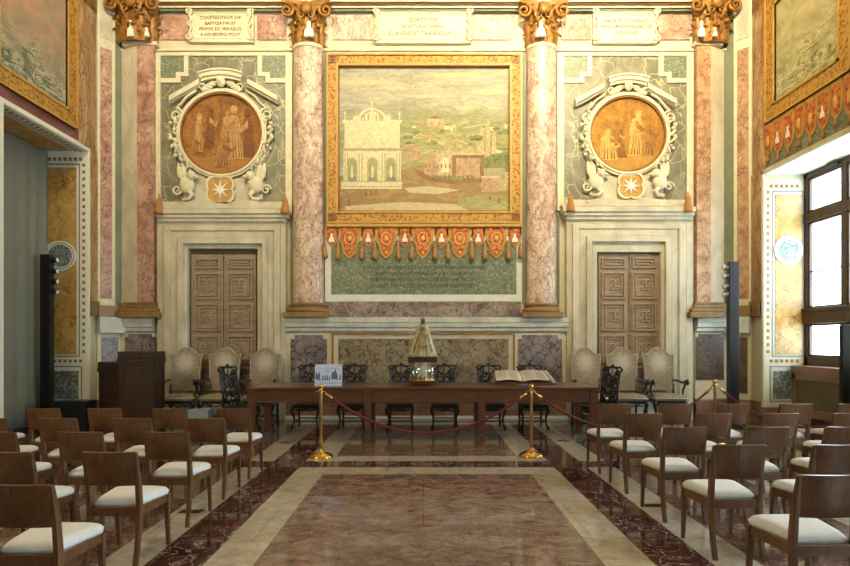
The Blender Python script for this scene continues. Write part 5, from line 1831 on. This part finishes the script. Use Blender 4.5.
b = MB(); b.box(px(66, Y), Y - .008, .30, px(72, Y), Y, .34); b.build('handle', M['blackseat'], t)
b = MB(); b.box(px(55, Y), Y - .006, .06, px(84, Y), Y, .075); b.build('lid_seam', M['blackseat'], t)
b = MB()
b.tube([(-6.78 + .11 * math.cos(a * .55) * (1 + .06 * a), 9.55 + .30 * math.sin(a * .55), .014 + .16 * max(0, math.sin(a * .8))) for a in range(14)], .012, 6)
tag(b.build('power_cable', M['black']), 'loose black cable on the floor below the grey curtain', 'cable')
# black stand before the window
Y = 8.9
t = thing('black_stand', 'slim black upright stand in front of the window', 'stand', (px(846, Y), Y, 0))
b = MB(); b.box(px(841, Y), Y - .04, .03, px(851, Y), Y + .04, pz(325, Y)); b.build('post', M['black'], t, bevel=.006)
b = MB(); b.box(px(836, Y), Y - .18, 0, px(856, Y), Y + .18, .03); b.build('foot_plate', M['black'], t)
# ------------------------------------------------------------------ stanchions and ropes
def stanchion():
    t = thing('rope_stanchion', '', 'stanchion')
    b = MB(); b.lathe([(.165, 0), (.168, .012), (.155, .03), (.10, .055), (.05, .075), (.028, .09), (.024, .11)], (0, 0, 0), 28); b.build('base', M['brass'], t, local=True)
    b = MB(); b.lathe([(.021, .10), (.021, .86), (.021, .90)], (0, 0, 0), 16); b.build('post', M['brassold'], t, local=True)
    b = MB(); b.lathe([(.021, .89), (.040, .895), (.040, .905), (.024, .91), (.024, .93)], (0, 0, 0), 16); b.ell((0, 0, .958), .036, 16, 12); b.build('finial', M['brass'], t, local=True)
    b = MB()
    for s in (-1, 1):
        b.tube([(s * .02, 0, .885), (s * .055, 0, .895), (s * .065, 0, .875), (s * .05, 0, .86)], .006, 6)
    b.build('hook_ring', M['brass'], t, local=True)
    return t
sp = stanchion()
S = [(px(321, 7.63), 7.63), (px(531.3, 7.69), 7.69), (px(715, 8.6), 8.6), (6.15, 7.2)]
labs = ['brass rope stanchion in front of the picture card', 'brass rope stanchion in front of the open book', 'brass rope stanchion among the window-side chairs before the light tower', 'brass rope stanchion at the window-side end of the rope']
for i, (x, y) in enumerate(S):
    if i == 0:
        sp.location = (x, y, 0); sp['label'] = labs[0]; sp['group'] = 'brass stanchions'
    elif i < 3:
        dup(sp, (x, y, 0), 0, labs[i], 'brass stanchions')
dup(sp, (S[3][0], S[3][1], 0), 0, labs[3], 'brass stanchions')
def rope(p, q, sag, label):
    a = Vector((p[0], p[1], .868)); c = Vector((q[0], q[1], .868))
    d = (c - a).normalized()
    a += d * .06; c -= d * .06
    t = thing('barrier_rope', label, 'rope', tuple((a + c) / 2 - Vector((0, 0, sag))), group='crimson barrier ropes')
    n = 40
    P = [a.lerp(c, i / n) - Vector((0, 0, sag * (1 - (2 * i / n - 1) ** 2) )) for i in range(n + 1)]
    b = MB(); b.tube([a.lerp(c, t_) - Vector((0, 0, sag * (1 - (2 * t_ - 1) ** 2))) for t_ in [.03 + .94 * i / n for i in range(n + 1)]], .017, 10); b.build('cord', M['rope'], t)
    for sg in (0, 1):
        seg = [a.lerp(c, abs(sg - t_)) - Vector((0, 0, sag * (1 - (2 * t_ - 1) ** 2))) for t_ in (0, .012, .024, .036)]
        b = MB(); b.tube(seg, [.008, .015, .021, .021], 10); b.build('brass_end', M['brass'], t)
rope(S[0], S[1], .545, 'crimson barrier rope sagging in front of the long table')
rope(S[1], S[2], .56, 'crimson barrier rope from the book-side stanchion back among the window-side chairs')
rope(S[2], S[3], .5, 'crimson barrier rope between the light tower and the chairs by the window')

# ------------------------------------------------------------------ things on the table
# picture card on a small stand
D = 9.0
t = thing('picture_card', 'pale blue and white picture card of sketched figures standing on the table', 'picture', (px(328, D), D + .04, TZ))
x0, x1, z0, z1 = px(314.5, D), px(341.8, D), TZ + .004, pz(364.5, D)
cardm = marble('card_pale_blue', (178, 194, 228), (214, 224, 244), (150, 170, 214), scale=6, vscale=6, vw=.03, vmix=.3, rough=.5)
b = MB(); b.prism([(x0, D, z0), (x1, D, z0), (x1, D + .05, z1), (x0, D + .05, z1)], (0, .008, 0)); b.build('card', cardm, t)
ink = plain('card_ink_blue', (84, 104, 158), .6, noise=.2, nscale=30)
b = MB()
def C(u, v): return (x0 + (x1 - x0) * u, D - .002 + .05 * v, z0 + (z1 - z0) * v)
def cpoly(pts): b.prism([C(u, v) for u, v in pts], (0, .004, 0))
for (u, v, s_) in ((.06, .36, 1.3), (.15, .33, 1.5), (.30, .30, .8), (.38, .32, .8), (.46, .32, .9), (.54, .30, .6), (.66, .36, 1.5), (.74, .36, 1.9), (.80, .34, 1.2), (.93, .33, .8)):
    cpoly([(u - .035 * s_, v - .06), (u + .04 * s_, v - .06), (u + .03 * s_, v + .12 * s_), (u + .012, v + .22 * s_), (u - .015, v + .2 * s_), (u - .03 * s_, v + .1 * s_)])
for (ua, ub, v) in ((.0, 1, .10), (.28, 1, .14), (.1, .9, .80), (.1, .25, .84), (.0, .3, .25), (.8, 1, .30), (.3, .6, .66)):
    cpoly([(ua, v), (ub, v), (ub, v + .012), (ua, v + .012)])
b.build('ink_drawing', ink, t)
b = MB(); b.prism([(px(325, D), D + .045, TZ + .2), (px(331, D), D + .045, TZ + .2), (px(332, D), D + .16, TZ + .002), (px(324, D), D + .16, TZ + .002)], (0, .008, 0)); b.build('easel_leg', M['darkwood'], t)

# robed statuette under glass
D = 9.2
X = px(422.8, D)
k = D / F
t = thing('robed_statuette', 'small robed gold and cream statuette on a glass reliquary drum at the table middle', 'statuette', (X, D, TZ))
robe = marble('robe_gold_silk', (160, 140, 64), (222, 212, 164), (246, 242, 222), scale=7, vscale=6, vw=.10, vmix=.9, rough=.38, stretch=(1, 1, .4))
zb = pz(356.5, D); zt = pz(322, D)
h = zt - zb
b = MB()
b.lathe([(.232, 0), (.222, h * .08), (.178, h * .34), (.132, h * .6), (.092, h * .82), (.066, h * .92), (.03, h * .96)], (X, D, zb), 40, sx=1.0, sy=.62, wob=lambda a, z: 1 + .07 * math.sin(9 * a) * (1 - z / h) + .03 * math.sin(17 * a + z * 9))
b.build('robe', robe, t)
b = MB(); 
for s in (-1, 1):
    b.tube([(X + s * .03, D - .07, zb + h * .86), (X + s * .08, D - .12, zb + h * .55), (X + s * .155, D - .13, zb + h * .12)], [.008, .012, .012], 6)
    b.tube([(X + s * .01, D - .07, zb + h * .8), (X + s * .04, D - .125, zb + h * .5), (X + s * .07, D - .14, zb + h * .08)], .006, 6)
b.tube([(X - .09, D - .115, zb + h * .32), (X, D - .14, zb + h * .27), (X + .1, D - .115, zb + h * .32)], .008, 6)
b.build('braid', M['basegold'], t)
face = plain('statuette_face', (96, 70, 52), .5)
b = MB(); b.ell((X, D - .01, zb + h * .99), (.036, .036, .045), 14, 10); b.ell((X, D - .045, zb + h * .985), (.007, .01, .011), 6, 5)
for s in (-1, 1): b.ell((X + s * .014, D - .040, zb + h * 1.005), (.006, .006, .004), 6, 5)
b.build('head', face, t)
b = MB(); b.ell((X + .04, D - .09, zb + h * .80), (.022, .022, .026), 10, 8); b.lathe([(.014, 0), (.03, -.04), (.036, -.12)], (X + .04, D - .09, zb + h * .79), 12); b.build('child_figure', robe, t)
b = MB(); b.lathe([(.034, 0), (.038, .02), (.044, .03), (.03, .045), (.01, .055), (.004, .065)], (X, D - .01, zb + h * 1.02), 14)
b.build('crown', M['brass'], t)
b = MB(); b.box(X - .235, D - .17, pz(362, D), X + .235, D + .17, zb); b.build('dark_base', M['darkwood'], t, bevel=.006)
b = MB(); b.lathe([(.225, pz(383.5, D)), (.225, pz(380, D)), (.235, pz(379.5, D))], (X, D, 0), 32); b.build('drum_foot', M['brassold'], t)
b = MB(); b.lathe([(.222, pz(380, D)), (.222, pz(362, D))], (X, D, 0), 32, smooth=True); b.build('glass_drum', M['drumglass'], t)
b = MB()
r2 = random.Random(5)
for i in range(14):
    a = 2 * PI * i / 14
    xx, yy = X + .15 * math.cos(a), D + .15 * math.sin(a)
    b.ell((xx, yy, TZ + .09 + r2.uniform(0, .05)), (.024, .024, .05), 8, 6)
    b.lathe([(.02, 0), (.008, .04), (.014, .07)], (xx, yy, TZ + .01), 8)
b.build('gilt_figures', M['brass'], t)
b = MB(); b.lathe([(.065, TZ + .03), (.075, TZ + .1), (.07, pz(362.5, D))], (X, D, 0), 20); b.build('reflection_core', M['white'], t)  # pale core put in for the reflection down the middle of the drum
b = MB(); 
gz0, gz1 = zb, pz(318, D)
for (xa, ya, xb, yb_) in ((-.23, -.165, .23, -.160), (-.23, .160, .23, .165), (-.23, -.16, -.225, .16), (.225, -.16, .23, .16)):
    b.box(X + xa, D + ya, gz0, X + xb, D + yb_, gz1)
b.box(X - .23, D - .165, gz1, X + .23, D + .165, gz1 + .005)
b.build('glass_case', M['glass'], t)

# large open book in its tray
D0, D1 = 9.25, 9.72
t = thing('open_book', 'large open book with cream printed pages lying in a wooden cradle on the table', 'book', (px(522, 9.3), 9.3, TZ))
xa, xb = px(493, 9.3), px(552, 9.3)
b = MB()
b.prism([(xa - .03, D0 - .02, TZ), (xb + .03, D0 - .02, TZ), (xb + .03, D0 - .02, TZ + .03), (xa - .03, D0 - .02, TZ + .03)], (0, D1 - D0 + .04, 0))
b.add([(xa, D0, TZ + .03), (xb, D0, TZ + .03), (xb - .05, D1, TZ + .03), (xa + .05, D1, TZ + .03), (xa, D0, TZ + .035), (xb, D0, TZ + .035), (xb - .05, D1, TZ + .175), (xa + .05, D1, TZ + .175)], [(0, 1, 2, 3), (4, 5, 6, 7), (0, 1, 5, 4), (1, 2, 6, 5), (2, 3, 7, 6), (3, 0, 4, 7)])
b.build('cradle', M['tablewood'], t)
page = plain('book_page', (212, 204, 194), .8, noise=.05, nscale=20)
inkp = plain('book_print', (150, 128, 108), .8)
for s in (-1, 1):
    b = MB()
    xm = (xa + xb) / 2
    def pg(u, v, s=s):
        x = xm + s * (.005 + ((xb - xa) / 2 - .05 - .03 * v) * u)
        y = D0 + .015 + (D1 - D0 - .04) * v
        return (x, y, TZ + .055 + .135 * v + .03 * math.sin(PI * min(1, u * 1.25) * .8) * 1.0)
    b.grid(pg, 12, 3)
    pgo = b.build('page_block', page, t, solid=.012)
    b = MB()
    for r_ in range(9):
        v = .12 + r_ * .085
        for q in range(2):
            u0 = .14 + q * .42
            a0 = pg(u0, v); a1 = pg(u0 + .34, v)
            am = pg(u0 + .17, v)
            b.tube([(a0[0], a0[1], a0[2] + .008), (am[0], am[1], am[2] + .008), (a1[0], a1[1], a1[2] + .008)], .0035, 4)
    b.build('print_lines', inkp, pgo)
b = MB(); b.prism([(xb + .01, D0 - .02, TZ + .03), (xb + .05, D0 - .02, TZ + .03), (xb + .05, D0 - .02, TZ + .06), (xb + .01, D0 - .02, TZ + .06)], (0, 0.02, 0))
b.add([(xb - .01, D0, TZ + .03), (xb + .04, D0, TZ + .03), (xb + .0, D1, TZ + .17), (xb - .05, D1, TZ + .17), (xb - .01, D0, TZ + .08), (xb + .04, D0, TZ + .07), (xb + .0, D1, TZ + .21), (xb - .05, D1, TZ + .21)], [(0, 1, 2, 3), (4, 5, 6, 7), (0, 1, 5, 4), (1, 2, 6, 5), (2, 3, 7, 6), (3, 0, 4, 7)])
b.build('side_rail', M['stone'], t)
b = MB(); D = 8.92
b.box(px(518.5, D), D, TZ + .001, px(529, D), D + .12, TZ + .03)
tag(b.build('caption_card', plain('slate_card', (100, 104, 116), .5), bevel=.004), 'small slate-grey caption card lying in front of the open book', 'card')

# ------------------------------------------------------------------ floor grilles, box behind the chairs
for (x, y, w, lab) in ((191, 511.5, .20, 'near the third aisle chair by the curtained niche'), (655, 505.5, .20, 'near the third aisle chair of the window-side block'), (563, 440.5, .18, 'beyond the stanchion in front of the open book'), (285, 442.5, .18, 'beyond the stanchion in front of the picture card')):
    Dg = F * EYE / (y - CY)
    b = MB()
    X = px(x, Dg)
    b.box(X - w / 2, Dg - .05, .0005, X + w / 2, Dg + .05, .004)
    for i in range(6):
        b.box(X - w / 2 + .012 + i * (w - .02) / 6, Dg - .04, .004, X - w / 2 + .022 + i * (w - .02) / 6, Dg + .04, .007)
    tag(b.build('floor_grille', M['black']), 'small dark floor grille ' + lab, 'grille', 'floor grilles')
Dq = 9.6
b = MB(); b.box(px(187.5, Dq), Dq, 0, px(208, Dq), Dq + .3, pz(410, Dq))
tag(b.build('pale_box', plain('pale_blue_box', (146, 158, 166), .6), bevel=.01), 'pale blue-grey box on the floor in front of the first armchairs', 'box')
for o in SC.objects:
    if o.type == 'MESH' and o.parent is None and 'label' not in o and 'kind' not in o:
        print('UNTAGGED', o.name)
